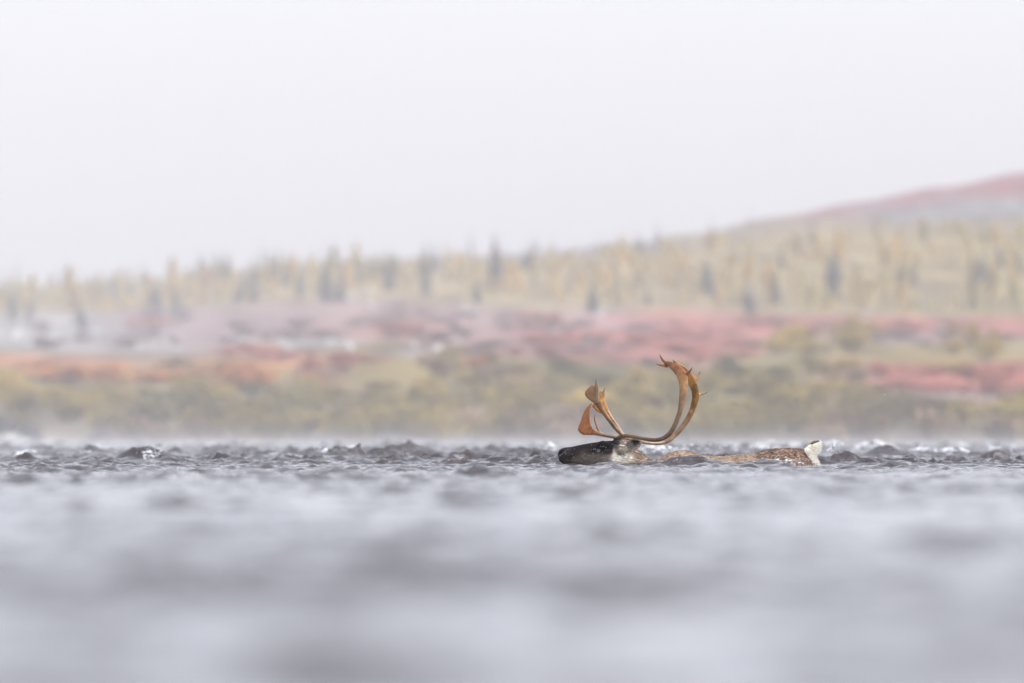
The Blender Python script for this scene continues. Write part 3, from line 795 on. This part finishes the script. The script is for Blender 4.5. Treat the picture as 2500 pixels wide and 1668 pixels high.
def build_body():
    P = catmull(ST, 5); V, F = [], []; seg = 44; rings = []
    for (x, t, b, w, e) in P:
        c = (t + b) / 2; h = (b - t) / 2; r = []
        for k in range(seg):
            a = 2 * math.pi * k / seg; ca, sa = math.cos(a), math.sin(a)
            yy = math.copysign(abs(ca) ** (2 / e), ca); ll = math.copysign(abs(sa) ** (2 / e), sa)
            # narrower at the nose bridge and the chine than at the cheeks
            nar = 1 - 0.22 * max(0, yy) ** 1.5
            r.append(L3(x, c - h * yy, ll * w * nar))
        rings.append(r)
    ring_loft(rings, V, F)
    for s in (-1, 1):
        # brow ridge, cheek, nostril wing, pedicle
        tube(V, F, [(1458, 1089, s * 21, 3, 3), (1465, 1084, s * 25, 6, 6), (1474, 1082.5, s * 27, 7, 6), (1484, 1085, s * 26, 5, 5), (1490, 1090, s * 24, 3, 3)], 10, 4)
        tube(V, F, [(1460, 1101, s * 20, 4, 4), (1470, 1104, s * 25, 7, 6), (1486, 1106, s * 26, 8, 6), (1500, 1108, s * 24, 5, 5)], 10, 4)
        tube(V, F, [(1364, 1112, s * 9, 3, 3), (1368, 1104, s * 13, 5, 4), (1376, 1100, s * 15, 4, 4), (1384, 1098, s * 13, 2, 2)], 10, 4)
        tube(V, F, [(1502, 1082, s * 14, 9, 8), (1505, 1076, s * 16, 8, 7), (1507, 1070, s * 17, 6, 6)], 10, 4)
        # legs paddling below the surface
        tube(V, F, [(1640, 1220, s * 50, 34, 26), (1622, 1262, s * 52, 26, 20), (1600, 1300, s * 50, 15, 13), (1640, 1345, s * 50, 10, 9), (1690, 1372, s * 50, 9, 8), (1704, 1392, s * 50, 12, 11)], 12, 4)
        tube(V, F, [(1925, 1190, s * 50, 46, 28), (1905, 1245, s * 54, 36, 24), (1890, 1290, s * 52, 20, 15), (1945, 1330, s * 50, 12, 10), (1930, 1385, s * 50, 9, 8), (1916, 1410, s * 50, 12, 11)], 12, 4)
    me = remeshed('body', V, F, 0.0062, 3)
    # nostrils: dents in the sides of the nose; mouth: a shallow groove
    c = coords(me).astype(float)
    p = np.stack([(c[:, 0] + CX0) / S + 1250, HOR - (c[:, 2] - CAM_H) / S, c[:, 1] / S], 1)
    for s in (-1, 1):
        d = np.exp(-(((p[:, 0] - 1369) / 3.2) ** 2 + ((p[:, 1] - 1106) / 4.5) ** 2)) * (p[:, 2] * s > 4)
        c[:, 1] -= s * d * 0.016
        g = np.exp(-((p[:, 1] - (1119 + (p[:, 0] - 1366) * 0.10)) / 1.6) ** 2) * np.clip((1412 - p[:, 0]) / 20, 0, 1) * (p[:, 2] * s > 2)
        c[:, 1] -= s * g * 0.006
        e = np.exp(-(((p[:, 0] - 1471) / 7) ** 2 + ((p[:, 1] - 1091.5) / 4.6) ** 2)) * (p[:, 2] * s > 10)
        c[:, 1] -= s * e * 0.012
    # wet coat: strands clumped along the lie of the hair
    q = c * np.array([18, 60, 60])
    rough = np.clip((p[:, 0] - 1500) / 60, 0.12, 1)
    nrm = np.empty(len(c) * 3, np.float32); me.vertices.foreach_get('normal', nrm); nrm = nrm.reshape(-1, 3)
    c += nrm * ((noise3(q, 1.0, 3) - .5) * 0.016 * rough)[:, None]
    me.vertices.foreach_set('co', c.astype(np.float32).ravel()); me.update()
    set_col(me, coat(c))
    m = tint_mat('wet_coat', 0.85, 0.06, 1.0, 0.4)
    for nd in m.t.nodes:
        if nd.type == 'TEX_NOISE':
            mp = m.mapped((38, 110, 110)); m.l(mp, nd.inputs['Vector'])
    m.bump(m.noise(1.0, 3, 0.6, m.mapped((60, 190, 190))), 0.5, 0.006)
    return link('body', me, caribou, m.m), m.m

def smooth(x, a, b):
    t = np.clip((x - a) / (b - a), 0, 1); return t * t * (3 - 2 * t)

def coat(c):
    """colour of the hair by place on the animal"""
    x = (c[:, 0] + CX0) / S + 1250; y = HOR - (c[:, 2] - CAM_H) / S
    n1 = noise3(c, 22, 3) - .5; n2 = noise3(c, 70, 2) - .5
    def blob(a, b, ra, rb, wob=0.35):
        d = ((x - a) / ra) ** 2 + ((y - b) / rb) ** 2 + wob * 2 * n1 + .5 * n2
        return np.clip(1.35 - d, 0, 1)[:, None]
    A = lambda *v: np.array(v)
    face = A(.012, .0075, .008); grey = A(.115, .088, .075); cream = A(.86, .77, .64); tan = A(.31, .235, .178); back = A(.25, .185, .138); rump = A(.225, .152, .112); white = A(.92, .88, .78); nose = A(.022, .018, .020)
    col = np.tile(face, (len(c), 1))
    col = col * (1 - smooth(y + 60 * n1, 1112, 1132)[:, None]) + (face * .55 + grey * .45) * smooth(y + 60 * n1, 1112, 1132)[:, None]
    f = (smooth(x + 50 * n1 + 20 * n2, 1392, 1420) * smooth(y + 30 * n1, 1100, 1118))[:, None] * .75
    col = col * (1 - f) + grey * f
    f = smooth(x + 30 * n1 + (y - 1100) * .1, 1380, 1396)[:, None]; col = nose * (1 - f) + col * f
    f = blob(1460, 1126, 60, 18) * .36; col = col * (1 - f) + A(.30, .25, .21) * f
    # the neck behind the dark mask
    f = smooth(x + 24 * n1 - (1100 - y) * .35, 1494, 1505)[:, None]; col = col * (1 - f) + A(.38, .32, .265) * f
    f = smooth(x + 40 * n1 - (1130 - y) * .2, 1532, 1548)[:, None]; col = col * (1 - f) + tan * f
    f = np.clip(blob(1521, 1121, 26, 20, .25) * 1.4, 0, 1); col = col * (1 - f) + cream * f
    f = blob(1514, 1107, 11, 5.5, .2); col = col * (1 - f) + A(.09, .075, .065) * f
    f = blob(1502, 1090, 5, 16, .15) * .7; col = col * (1 - f) + A(.12, .10, .09) * f
    f = blob(1506, 1081, 8, 6, .2) * .8; col = col * (1 - f) + A(.07, .05, .045) * f
    # grey pink patch under the eye
    f = blob(1461, 1101, 4.5, 4, .1) * .8; col = col * (1 - f) + A(.26, .19, .20) * f
    f = blob(1471, 1091, 11, 8, .1) * .8; col = col * (1 - f) + A(.012, .009, .010) * f
    # upper lip and nostril rim
    rim = np.exp(-((y - (1115 - (x - 1364) * .85)) / 1.3) ** 2) * smooth(x, 1362, 1365) * (1 - smooth(x, 1375, 1380))
    col = col * (1 - rim[:, None] * .6) + A(.30, .27, .27) * rim[:, None] * .6
    f = smooth(x + 30 * n1, 1598, 1625)[:, None]; col = col * (1 - f) + back * f
    f = blob(1655, 1106, 38, 5, .2) * .4; col = col * (1 - f) + A(.30, .20, .12) * f
    f = smooth(x + 40 * n1, 1838, 1870)[:, None]; col = col * (1 - f) + rump * f
    f = smooth(x - (y - 1098) * .85 + 10 * n2 + 8 * n1, 1959, 1965)[:, None]; col = col * (1 - f) + white * f
    n = noise3(c * np.array([20, 90, 90]), 1.0, 2)[:, None]
    light = col.mean(1, keepdims=True) > .05
    return np.clip(col * np.where(light, .62 + .76 * n, .8 + .4 * n), 0, .9)

body, COAT = build_body()

def blades(name, spec, parent, label=None):
    """tufts of hair as thin tapering blades; spec: list of (root, direction, length, width, colour)"""
    V, F, C = [], [], []
    for (p, d, ln, w, col) in spec:
        s = Vector((0, -1, 0)).cross(d)
        if s.length < 1e-4: s = Vector((0, 0, 1))
        s = s.normalized() * w * .5
        sag = Vector((0, 0, -ln * .18))
        k = len(V); m_ = p + d * ln * .55 + sag * .3; e = p + d * ln + sag
        V += [p - s, p + s, m_ + s * .7, e, m_ - s * .7]; F.append((k, k + 1, k + 2, k + 4)); F.append((k + 2, k + 3, k + 4)); C += [col] * 5
    me = mesh(name, V, F, False); set_col(me, np.array(C))
    o = link(name, me, parent, COAT); tag(o, kind='stuff')
    if label: o['label'] = label
    return o

def build_fur():
    me = body.data; c = coords(me).astype(float)
    nf = len(me.polygons); cen = np.empty(nf * 3, np.float32); me.polygons.foreach_get('center', cen); cen = cen.reshape(-1, 3)
    nor = np.empty(nf * 3, np.float32); me.polygons.foreach_get('normal', nor); nor = nor.reshape(-1, 3)
    x = (cen[:, 0] + CX0) / S + 1250; y = HOR - (cen[:, 2] - CAM_H) / S
    ok = np.where((cen[:, 2] > -.04) & (x > 1412))[0]
    pick = rng.choice(ok, 15000)
    cols = coat(cen[pick].astype(float))
    spec = []
    for i, f in enumerate(pick):
        X, Yp = x[f], y[f]; p = Vector(cen[f]); n = Vector(nor[f])
        if X < 1500: ln, lift, w = .012, .25, .0028
        elif X < 1600: ln, lift, w = random.uniform(.018, .042), .38, .0034
        elif X < 1840: ln, lift, w = random.uniform(.014, .030), .28, .0032
        else: ln, lift, w = random.uniform(.018, .036), .34, .0036
        d = Vector((1, 0, -.35 if X < 1600 else -.22)) + Vector((random.gauss(0, .28), random.gauss(0, .2), random.gauss(0, .28)))
        white = cols[i].min() > .38 and X > 1900
        if white: d = Vector((1, random.gauss(0, .2), random.uniform(-.7, .5))); ln = random.uniform(.03, .055); lift = .4
        d = (d - n * d.dot(n) * .9).normalized() + n * lift
        spec.append((p - n * .002, d.normalized(), ln, w * random.uniform(.7, 1.5), np.clip(cols[i] * random.uniform(.75, 1.25), 0, .9)))
    # sparse stiff wet hairs standing along the back
    for _ in range(110):
        X = random.choice([random.uniform(1705, 1790), random.uniform(1840, 1965), random.uniform(1705, 1790)])
        top = np.interp(X, [s[0] for s in ST], [s[1] for s in ST])
        spec.append((L3(X, top + 1, random.uniform(-26, 10)), Vector((random.uniform(.1, .9), 0, 1)).normalized(), random.uniform(.008, .020), .0032, np.array([.11, .075, .055]) * random.uniform(.6, 1.5)))
    blades('fur', spec, body)
build_fur()

# --- eyes
def eye(s):
    bm = bmesh.new(); bmesh.ops.create_uvsphere(bm, u_segments=20, v_segments=14, radius=1)
    for v in bm.verts: v.co = Vector((v.co.x * .0165, v.co.y * .011, v.co.z * .0115))
    me = bpy.data.meshes.new('eye'); bm.to_mesh(me); bm.free(); me.polygons.foreach_set('use_smooth', np.ones(len(me.polygons), bool))
    m = Mat('eye_gloss'); m.b.inputs['Base Color'].default_value = (.008, .006, .006, 1); m.set(Roughness=.04, IOR=1.45)
    link('eye', me, caribou, m.m, L3(1471, 1091.5, s * 28.5))
eye(-1); eye(1)

# --- ears: cupped, dark inside, pale rim
def ear(s):
    nu, nv = 22, 17; V, Fc, C = [], [], []
    for layer in (0, 1):
        for i in range(nu):
            u = i / (nu - 1)
            cx, cy = 1531 + 32 * u, 1093 - 15 * u - 2.0 * math.sin(u * math.pi)
            wid = 11.5 * (math.sin(math.pi * min(1, (u * .86 + .14)) ** .8)) ** .75 + .6
            for j in range(nv):
                v = -1 + 2 * j / (nv - 1)
                # axis runs up and back; across it is the normal in the side view
                ax, ay = .905, -.42; nx_, ny_ = .42, .905
                cup = (1 - v * v) * (7.5 - 2 * u) * math.sin(math.pi * min(1, u * .8 + .15))
                out = 2.6 if layer else 0
                lat = s * (34 + 5 * u) - s * (cup + (-1.6 if layer == 0 else 1.6) * (1 - v ** 4) * 0.9) 
                k = wid * v * (1.06 if layer else 1.0)
                V.append(L3(cx + nx_ * k, cy + ny_ * k, lat))
                inner = layer == 0
                if inner:
                    d = max(abs(v), abs(u - .45) * 1.6)
                    col = (.020, .016, .015) if d < .66 else (.10, .08, .07) if d < .82 else (.42, .36, .30)
                    if v > .35 and u > .4: col = tuple(np.array(col) * .6 + np.array((.13, .10, .085)))
                else: col = (.36, .29, .23)
                C.append(col)
        o = layer * nu * nv
        for i in range(nu - 1):
            for j in range(nv - 1):
                a = o + i * nv + j; q = (a, a + 1, a + nv + 1, a + nv)
                Fc.append(q if layer else q[::-1])
    # close the rim
    N = nu * nv
    edge = [i * nv for i in range(nu)] + [(nu - 1) * nv + j for j in range(1, nv)] + [i * nv + nv - 1 for i in range(nu - 2, -1, -1)]
    for a, b in zip(edge, edge[1:]): Fc.append((a, b, b + N, a + N))
    me = mesh('ear', V, Fc); set_col(me, np.array(C))
    e = link('ear', me, caribou, COAT)
    spec = []
    for _ in range(420):
        i = random.randrange(2, nu); side = random.choice((0, nv - 1, nv - 1)); p = V[N + i * nv + side]
        d = Vector((random.uniform(.3, 1), random.gauss(0, .2), random.uniform(-.7, .5) if side else random.uniform(0, .6))).normalized()
        spec.append((p, d, random.uniform(.006, .016), .0026, np.array((.46, .40, .33)) * random.uniform(.5, 1.3)))
    for _ in range(160):
        i = random.randrange(0, 8); j = random.randrange(0, nv); p = V[i * nv + j]
        spec.append((p, Vector((random.uniform(.5, 1), -.25 * -s, random.uniform(-.2, .7))).normalized(), random.uniform(.012, .026), .003, np.array((.42, .37, .31)) * random.uniform(.6, 1.3)))
    blades('fur', spec, e)
ear(-1); ear(1)

# --- tail: white flag with a brown upper side
def build_tail():
    V, F = [], []
    tube(V, F, [(1966, 1103, 0, 7, 13), (1975, 1098, 0, 9, 13), (1982, 1091, 0, 9.5, 12), (1987, 1085, 0, 8.5, 11), (1991, 1079.5, 0, 5, 9), (1994, 1076.8, 0, 1.5, 4)], 16, 5)
    me = mesh('tail', V, F); c = coords(me).astype(float)
    x = (c[:, 0] + CX0) / S + 1250; y = HOR - (c[:, 2] - CAM_H) / S
    t = (y < 1084 - (x - 1985) * .15)
    set_col(me, np.where(t[:, None], np.array((.17, .10, .05)), np.array((.80, .76, .62))))
    o = link('tail', me, caribou, COAT)
    spec = []
    for _ in range(1500):          # white plume
        f = random.random(); a = np.array((1970, 1106)) * (1 - f) + np.array((1990, 1082)) * f
        p = L3(a[0] + random.uniform(-3, 5), a[1] + random.uniform(-2, 8), random.gauss(0, 8) - 2)
        ang = random.uniform(-.95, .55) + .25 * f
        d = Vector((math.cos(ang), random.gauss(0, .2), math.sin(ang))).normalized()
        spec.append((p, d, random.uniform(.025, .058), .0042, np.array((.94, .90, .79)) * random.uniform(.9, 1.03)))
    for _ in range(900):           # white seat of the rump
        f = random.random(); a = np.array((1964, 1100)) * (1 - f) + np.array((1985, 1129)) * f
        p = L3(a[0] + random.uniform(-1, 8), a[1], -random.uniform(8, 36) * (1 - .3 * f))
        ang = random.uniform(-1.1, .1) - .35 * f
        d = Vector((math.cos(ang), -abs(random.gauss(0, .22)), math.sin(ang))).normalized()
        spec.append((p, d, random.uniform(.03, .060), .0044, np.array((.94, .90, .80)) * random.uniform(.9, 1.03)))
    for _ in range(170):           # brown brush along the upper side
        f = random.random(); p = L3(1979 + 17 * f + random.gauss(0, 1), 1085 - 7.0 * f + random.uniform(-1.5, 1.5), random.gauss(0, 6) - 4)
        d = Vector((.8, 0, random.uniform(.15, .75))).normalized()
        spec.append((p, d, random.uniform(.010, .020), .0040, np.array((.17, .10, .045)) * random.uniform(.5, 1.5)))
    blades('fur', spec, o)
build_tail()

# --- antlers, traced in a ten-times-finer pixel grid: (column, row) of an enlarged detail
def Z(cx, cy): return 1340 + cx / 5.226, 850 + cy / 5.226
def zt(V, F, pts, n=6, seg=14):
    """pts: (cx, cy, lat, full width, thickness) in the enlarged detail's pixels; lat in photograph pixels"""
    tube(V, F, [(*Z(a, b), l, w / 2 / 5.226, t / 2 / 5.226) for a, b, l, w, t in pts], seg, n)

def blade(V, F, outline, lat, thick, tilt=(0, 0)):
    """flat palm: an outline with rounded thickness; lat at its centre, tilt adds sideways slope per enlarged pixel"""
    O = np.array(outline, float)
    cen = O.mean(0)
    loops = []
    for (sc, th) in ((.55, 1), (.86, .85), (1.0, .25)):
        loops.append((cen + (O - cen) * sc, th))
    rings = []
    def pt(q, t): 
        x, y = Z(q[0], q[1]); return L3(x, y, lat + (q[0] - cen[0]) * tilt[0] + (q[1] - cen[1]) * tilt[1] + t)
    seq = [(l, -th) for l, th in loops] + [(l, th) for l, th in reversed(loops)]
    rings = [[pt(q, sg * thick / 2 / 5.226) for q in l] for l, sg in seq]
    k0 = len(V); n = len(O)
    for r in rings: V.extend(r)
    for a in range(len(rings) - 1):
        for i in range(n):
            j = (i + 1) % n
            F.append((k0 + a * n + i, k0 + a * n + j, k0 + (a + 1) * n + j, k0 + (a + 1) * n + i))
    c0 = len(V); V.append(pt(cen, -thick / 2 / 5.226)); c1 = len(V); V.append(pt(cen, thick / 2 / 5.226))
    last = k0 + (len(rings) - 1) * n
    for i in range(n):
        j = (i + 1) % n
        F.append((k0 + j, k0 + i, c0)); F.append((last + i, last + j, c1))

M_ANT = Mat('antler_bone')
_c = M_ANT.attr().outputs['Color']
_n = M_ANT.ramp(M_ANT.noise(1, 4, .65, M_ANT.mapped((26, 26, 26))), [(.30, (.74, .70, .66)), (.70, (1.2, 1.2, 1.2))])
M_ANT.l(M_ANT.mix(_c, _n, 1.0, 'MULTIPLY'), M_ANT.b.inputs['Base Color']); M_ANT.set(Roughness=.38, Specular_IOR_Level=.5)
M_ANT.bump(M_ANT.noise(1, 4, .6, M_ANT.mapped((70, 70, 40))), .7, .005)

def antler(near):
    V, F = [], []
    s = -1 if near else 1
    if near:
        zt(V, F, [(862, 1172, -14, 62, 60), (885, 1150, -17, 66, 60), (930, 1128, -24, 64, 52), (990, 1118, -34, 54, 50), (1070, 1126, -50, 52, 50), (1150, 1142, -64, 52, 50), (1240, 1162, -78, 52, 50), (1330, 1172, -90, 54, 50), (1410, 1165, -98, 56, 50), (1480, 1135, -104, 60, 48),
                  (1545, 1078, -108, 62, 46), (1600, 990, -110, 62, 44), (1640, 890, -110, 62, 42), (1672, 790, -108, 66, 38), (1693, 690, -104, 84, 34), (1708, 590, -99, 100, 28), (1715, 500, -94, 112, 24), (1710, 420, -88, 128, 20), (1692, 350, -84, 136, 18), (1650, 292, -80, 126, 16), (1585, 234, -76, 100, 14), (1520, 200, -72, 68, 14), (1470, 184, -70, 46, 12)])
        zt(V, F, [(1520, 205, -70, 56, 12), (1462, 164, -70, 40, 12), (1428, 118, -70, 24, 11), (1407, 78, -70, 6, 6)])
        zt(V, F, [(1515, 232, -70, 50, 12), (1458, 222, -70, 36, 12), (1410, 216, -71, 23, 11), (1360, 203, -72, 6, 6)])
        zt(V, F, [(1730, 350, -84, 50, 16), (1775, 318, -86, 40, 15), (1804, 282, -88, 23, 11), (1822, 248, -90, 6, 6)])
        # bez tine with its fan
        zt(V, F, [(960, 1120, -28, 50, 44), (915, 1085, -28, 54, 42), (850, 1020, -31, 54, 40), (790, 945, -35, 54, 36), (735, 870, -39, 56, 32), (690, 805, -42, 60, 28), (650, 745, -45, 72, 22), (618, 690, -46, 90, 16)])
        blade(V, F, [(664, 770), (630, 752), (560, 695), (505, 655), (472, 622), (455, 588), (462, 555), (490, 520), (522, 488), (552, 466), (582, 486), (590, 440), (601, 383), (612, 430), (628, 478), (635, 560), (637, 650), (652, 715)], -46, 16, (0.06, 0))
        # brow shovel
        zt(V, F, [(880, 1155, -12, 48, 44), (830, 1136, -10, 46, 42), (760, 1122, -7, 44, 38), (690, 1108, -4, 46, 30), (620, 1090, -2, 56, 22), (560, 1070, 0, 84, 16)])
        blade(V, F, [(640, 1108), (560, 1112), (440, 1110), (396, 1085), (370, 1048), (373, 1012), (390, 968), (408, 925), (424, 868), (450, 805), (482, 758), (520, 722), (550, 700), (545, 722), (527, 780), (521, 850), (526, 920), (540, 990), (566, 1045), (610, 1072)], 0, 15, (0.02, 0.01))
    else:
        zt(V, F, [(872, 1170, 14, 56, 56), (930, 1140, 22, 54, 50), (1010, 1150, 40, 50, 46), (1100, 1176, 58, 46, 46), (1200, 1200, 72, 42, 44), (1290, 1214, 84, 40, 44), (1380, 1218, 92, 44, 44), (1460, 1208, 98, 52, 44), (1530, 1180, 102, 60, 42), (1590, 1130, 106, 66, 40),
                  (1662, 1060, 108, 68, 38), (1730, 975, 109, 70, 36), (1790, 885, 108, 74, 34), (1834, 790, 106, 76, 32), (1862, 700, 102, 84, 28), (1878, 615, 97, 98, 24), (1870, 540, 92, 100, 20), (1842, 460, 87, 112, 18), (1812, 390, 82, 110, 16), (1765, 320, 78, 100, 14), (1700, 255, 74, 72, 12), (1640, 205, 72, 46, 12)])
        zt(V, F, [(1665, 225, 72, 46, 12), (1622, 188, 72, 34, 11), (1598, 166, 72, 21, 10), (1581, 142, 72, 6, 6)])
        zt(V, F, [(1850, 420, 84, 60, 16), (1887, 385, 85, 44, 14), (1916, 343, 87, 25, 12), (1940, 294, 88, 6, 6)])
        zt(V, F, [(1880, 600, 96, 60, 20), (1930, 590, 98, 36, 17), (1985, 578, 101, 22, 13), (2042, 556, 104, 5, 5)])
        # far bez tine
        zt(V, F, [(960, 1128, 28, 44, 42), (925, 1070, 30, 40, 40), (870, 990, 34, 36, 36), (810, 905, 38, 40, 32), (755, 825, 42, 56, 26), (705, 745, 46, 84, 18), (678, 670, 48, 84, 14)])
        blade(V, F, [(600, 800), (575, 770), (548, 748), (566, 712), (600, 690), (640, 660), (648, 620), (640, 585), (650, 545), (662, 538), (662, 570), (678, 545), (684, 536), (684, 568), (704, 520), (723, 494), (714, 560), (718, 640), (715, 740), (740, 815), (700, 850), (660, 832)], 48, 14, (0.05, 0))
        # far brow tine: a thin spike
        zt(V, F, [(880, 1160, 12, 44, 40), (800, 1130, 11, 38, 34), (720, 1108, 10, 34, 28), (665, 1086, 10, 28, 22), (632, 1050, 10, 24, 20), (606, 985, 10, 24, 16), (586, 920, 10, 22, 14), (585, 875, 10, 16, 12), (592, 842, 10, 5, 5)])
    me = remeshed('antler', V, F, 0.0021, 3, .5)
    c = coords(me).astype(float)
    cx = ((c[:, 0] + CX0) / S + 1250 - 1340) * 5.226; cy = (HOR - (c[:, 2] - CAM_H) / S - 850) * 5.226
    A = lambda *v: np.array(v)
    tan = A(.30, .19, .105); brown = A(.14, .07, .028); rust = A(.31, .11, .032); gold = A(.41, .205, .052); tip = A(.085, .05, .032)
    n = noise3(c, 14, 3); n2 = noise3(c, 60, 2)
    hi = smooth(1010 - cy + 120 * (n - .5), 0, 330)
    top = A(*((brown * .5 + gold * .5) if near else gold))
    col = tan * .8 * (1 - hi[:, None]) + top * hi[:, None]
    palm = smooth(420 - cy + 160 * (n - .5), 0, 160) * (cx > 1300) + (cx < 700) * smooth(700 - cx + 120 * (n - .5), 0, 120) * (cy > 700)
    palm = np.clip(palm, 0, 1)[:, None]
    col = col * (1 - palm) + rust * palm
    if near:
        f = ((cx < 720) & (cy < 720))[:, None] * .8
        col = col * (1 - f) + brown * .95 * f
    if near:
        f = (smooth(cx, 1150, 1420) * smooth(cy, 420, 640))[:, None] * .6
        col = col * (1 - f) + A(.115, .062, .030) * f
    for (a, b, r) in [(1410, 86, 55), (1368, 206, 60), (1819, 256, 36), (601, 383, 55), (1583, 150, 50), (1936, 302, 40), (2042, 556, 95), (723, 494, 60), (655, 540, 40), (684, 536, 40), (592, 842, 40)]:
        f = np.clip(1.2 - np.hypot(cx - a, cy - b) / r, 0, 1)[:, None] * .85
        col = col * (1 - f) + tip * f
    streak = smooth(noise3(c * np.array([30, 10, 16]), 1.0, 3), .50, .68)[:, None] * .5
    col = col * (1 - streak) + brown * .55 * streak
    f = np.clip(1.3 - np.hypot(cx - 880, cy - 1160) / 60, 0, 1)[:, None] * .6
    col = col * (1 - f) + A(.13, .085, .06) * f
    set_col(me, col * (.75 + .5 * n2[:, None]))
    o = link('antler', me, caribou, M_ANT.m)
    o['label'] = 'near antler with broad brow shovel' if near else 'far antler with thin brow spike and back tine'
antler(True); antler(False)

# ------------------------------------------------------------------ white water
M_FOAM = Mat('foam_white'); M_FOAM.b.inputs['Base Color'].default_value = (.80, .81, .83, 1); M_FOAM.set(Roughness=.25, Specular_IOR_Level=.5)
M_FOAM.l(M_FOAM.ramp(M_FOAM.noise(90, 4, .65), [(.32, (.55, .57, .60)), (.52, (.88, .89, .91))]), M_FOAM.b.inputs['Base Color'])
M_LACE = Mat('lacy_foam'); M_LACE.set(Roughness=.12, IOR=1.333); M_LACE.b.inputs['Base Color'].default_value = (.9, .91, .93, 1)
M_LACE.l(M_LACE.ramp(M_LACE.noise(70, 4, .7), [(.42, (0, 0, 0)), (.60, (.9, .9, .9))]), M_LACE.b.inputs['Transmission Weight'])
M_CLEAR = Mat('water_drop'); M_CLEAR.set(Roughness=.03, IOR=1.333, Transmission_Weight=1.0); M_CLEAR.b.inputs['Base Color'].default_value = (.95, .96, .97, 1)

def lump(V, F, c, r, sub, seed):
    bm = bmesh.new(); bmesh.ops.create_icosphere(bm, subdivisions=sub, radius=1); bm.verts.ensure_lookup_table()
    o = Vector((seed * 1.37, seed * .71, seed * 2.2)); k = len(V)
    for v in bm.verts:
        d = v.co; q = 1 + .55 * mnoise.noise(d * 1.6 + o) + .3 * mnoise.noise(d * 4 + o)
        V.append(Vector((c[0] + d.x * r[0] * q, c[1] + d.y * r[1] * q, c[2] + d.z * r[2] * q)))
    for f in bm.faces: F.append(tuple(k + v.index for v in f.verts))
    bm.free()

def splash(label, Y, spots, drops=0, spread=12, rise=14, mat=None, size=None):
    """a patch of churned white water: many small ragged lumps and thrown drops; spots: column, row, half width, half height, how many"""
    V, F = [], []
    for (u, r, w, h, n) in spots:
        for i in range(n):
            y = Y + random.uniform(-.10, .10)
            q = px(u + random.gauss(0, .5) * w, r + random.gauss(0, .45) * h, y); s = random.uniform(.35, 1) * (.42 if size is None else size) * h / FPX * Y
            lump(V, F, q, (s * random.uniform(1, 2.2), s, s * random.uniform(.5, 1)), 2, random.uniform(0, 50))
        for i in range(int(drops * n / 10)):
            q = px(u + random.gauss(0, 1) * (w * .6 + spread * .3), r - abs(random.gauss(0, 1)) * rise * .6 - h * .3, Y + random.uniform(-.15, .15)); s = random.uniform(.0012, .0036) * Y / DIST
            lump(V, F, q, (s, s, s), 1, random.uniform(0, 50))
    me = mesh('splash', V, F)
    o = link('splash', me, mat=mat or M_FOAM.m)
    tag(o, label, 'splash', kind='stuff')
splash('white splash churned up against the brown rump of the caribou', 119.60, [(1896, 1126, 8, 7, 9), (1925, 1128, 20, 8, 26), (1956, 1131, 9, 5, 8), (1915, 1133, 26, 4, 14)], 10, size=.42, mat=M_LACE.m)
splash('white crest breaking on top of the left water hump', 138.7, [(365, 1108, 18, 10, 8), (352, 1112, 10, 8, 5), (385, 1107, 12, 7, 4), (372, 1116, 24, 6, 5)], 10, size=.34)
splash('white water tumbling on the standing wave ahead of the caribou', 146, [(793, 1104, 20, 10, 16), (808, 1108, 14, 6, 5)], 10, size=.32)
splash('blurred white spray behind the neck of the caribou', 150, [(1570, 1102, 24, 9, 8), (1612, 1100, 44, 14, 16), (1675, 1094, 30, 9, 7), (1590, 1113, 34, 6, 10)], 16, 24, 12, size=.34)
splash('pale spray above the hollow back of the caribou', 158, [(1790, 1092, 60, 9, 9), (1850, 1094, 40, 9, 7), (1730, 1096, 34, 7, 5)], 12, 24, 10, size=.34)
splash('white crest right behind the raised tail', 134, [(2034, 1092, 8, 5, 8), (2042, 1103, 16, 4, 8), (2026, 1098, 8, 5, 5)], 4)
splash('blurred white breaker farther back than the raised tail', 158, [(2040, 1082, 18, 9, 14), (2056, 1088, 14, 5, 4)], 4, size=.3)
splash('white breaking crest at the right end of the rapids', 152, [(2430, 1094, 30, 8, 12), (2475, 1103, 14, 6, 4)], 5, size=.3)
splash('small white crest on the dark wave in front of the nose', 150, [(1330, 1092, 16, 7, 5)], 4, size=.3)
splash('specks of foam on the wave over the shoulder of the caribou', 119.2, [(1656, 1123, 9, 3, 5)], 10, 8, 4)

def droplets():
    V, F = [], []
    for _ in range(46):
        u, r = random.choice([(random.uniform(1340, 1720), random.uniform(1040, 1125)), (random.uniform(1850, 2060), random.uniform(1050, 1120)), (random.uniform(1900, 2450), random.uniform(860, 1060))])
        y = DIST + random.uniform(-1.5, 1.5); s = random.uniform(.0012, .0026)
        lump(V, F, px(u, r, y), (s, s, s * random.uniform(1, 1.8)), 1, random.uniform(0, 50))
    for _ in range(32):            # beads of water on the face and back
        u = random.uniform(1375, 1500); r = random.uniform(1084, 1124); s = random.uniform(.0012, .0022)
        w = np.interp(u, [a[0] for a in ST], [a[3] for a in ST])
        lump(V, F, L3(u, r, -w * .97) + ROOT, (s, s, s), 1, random.uniform(0, 50))
    o = link('droplets', mesh('droplets', V, F), mat=M_FOAM.m)
    tag(o, 'tiny water drops thrown up round the caribou', 'droplets', kind='stuff')
droplets()
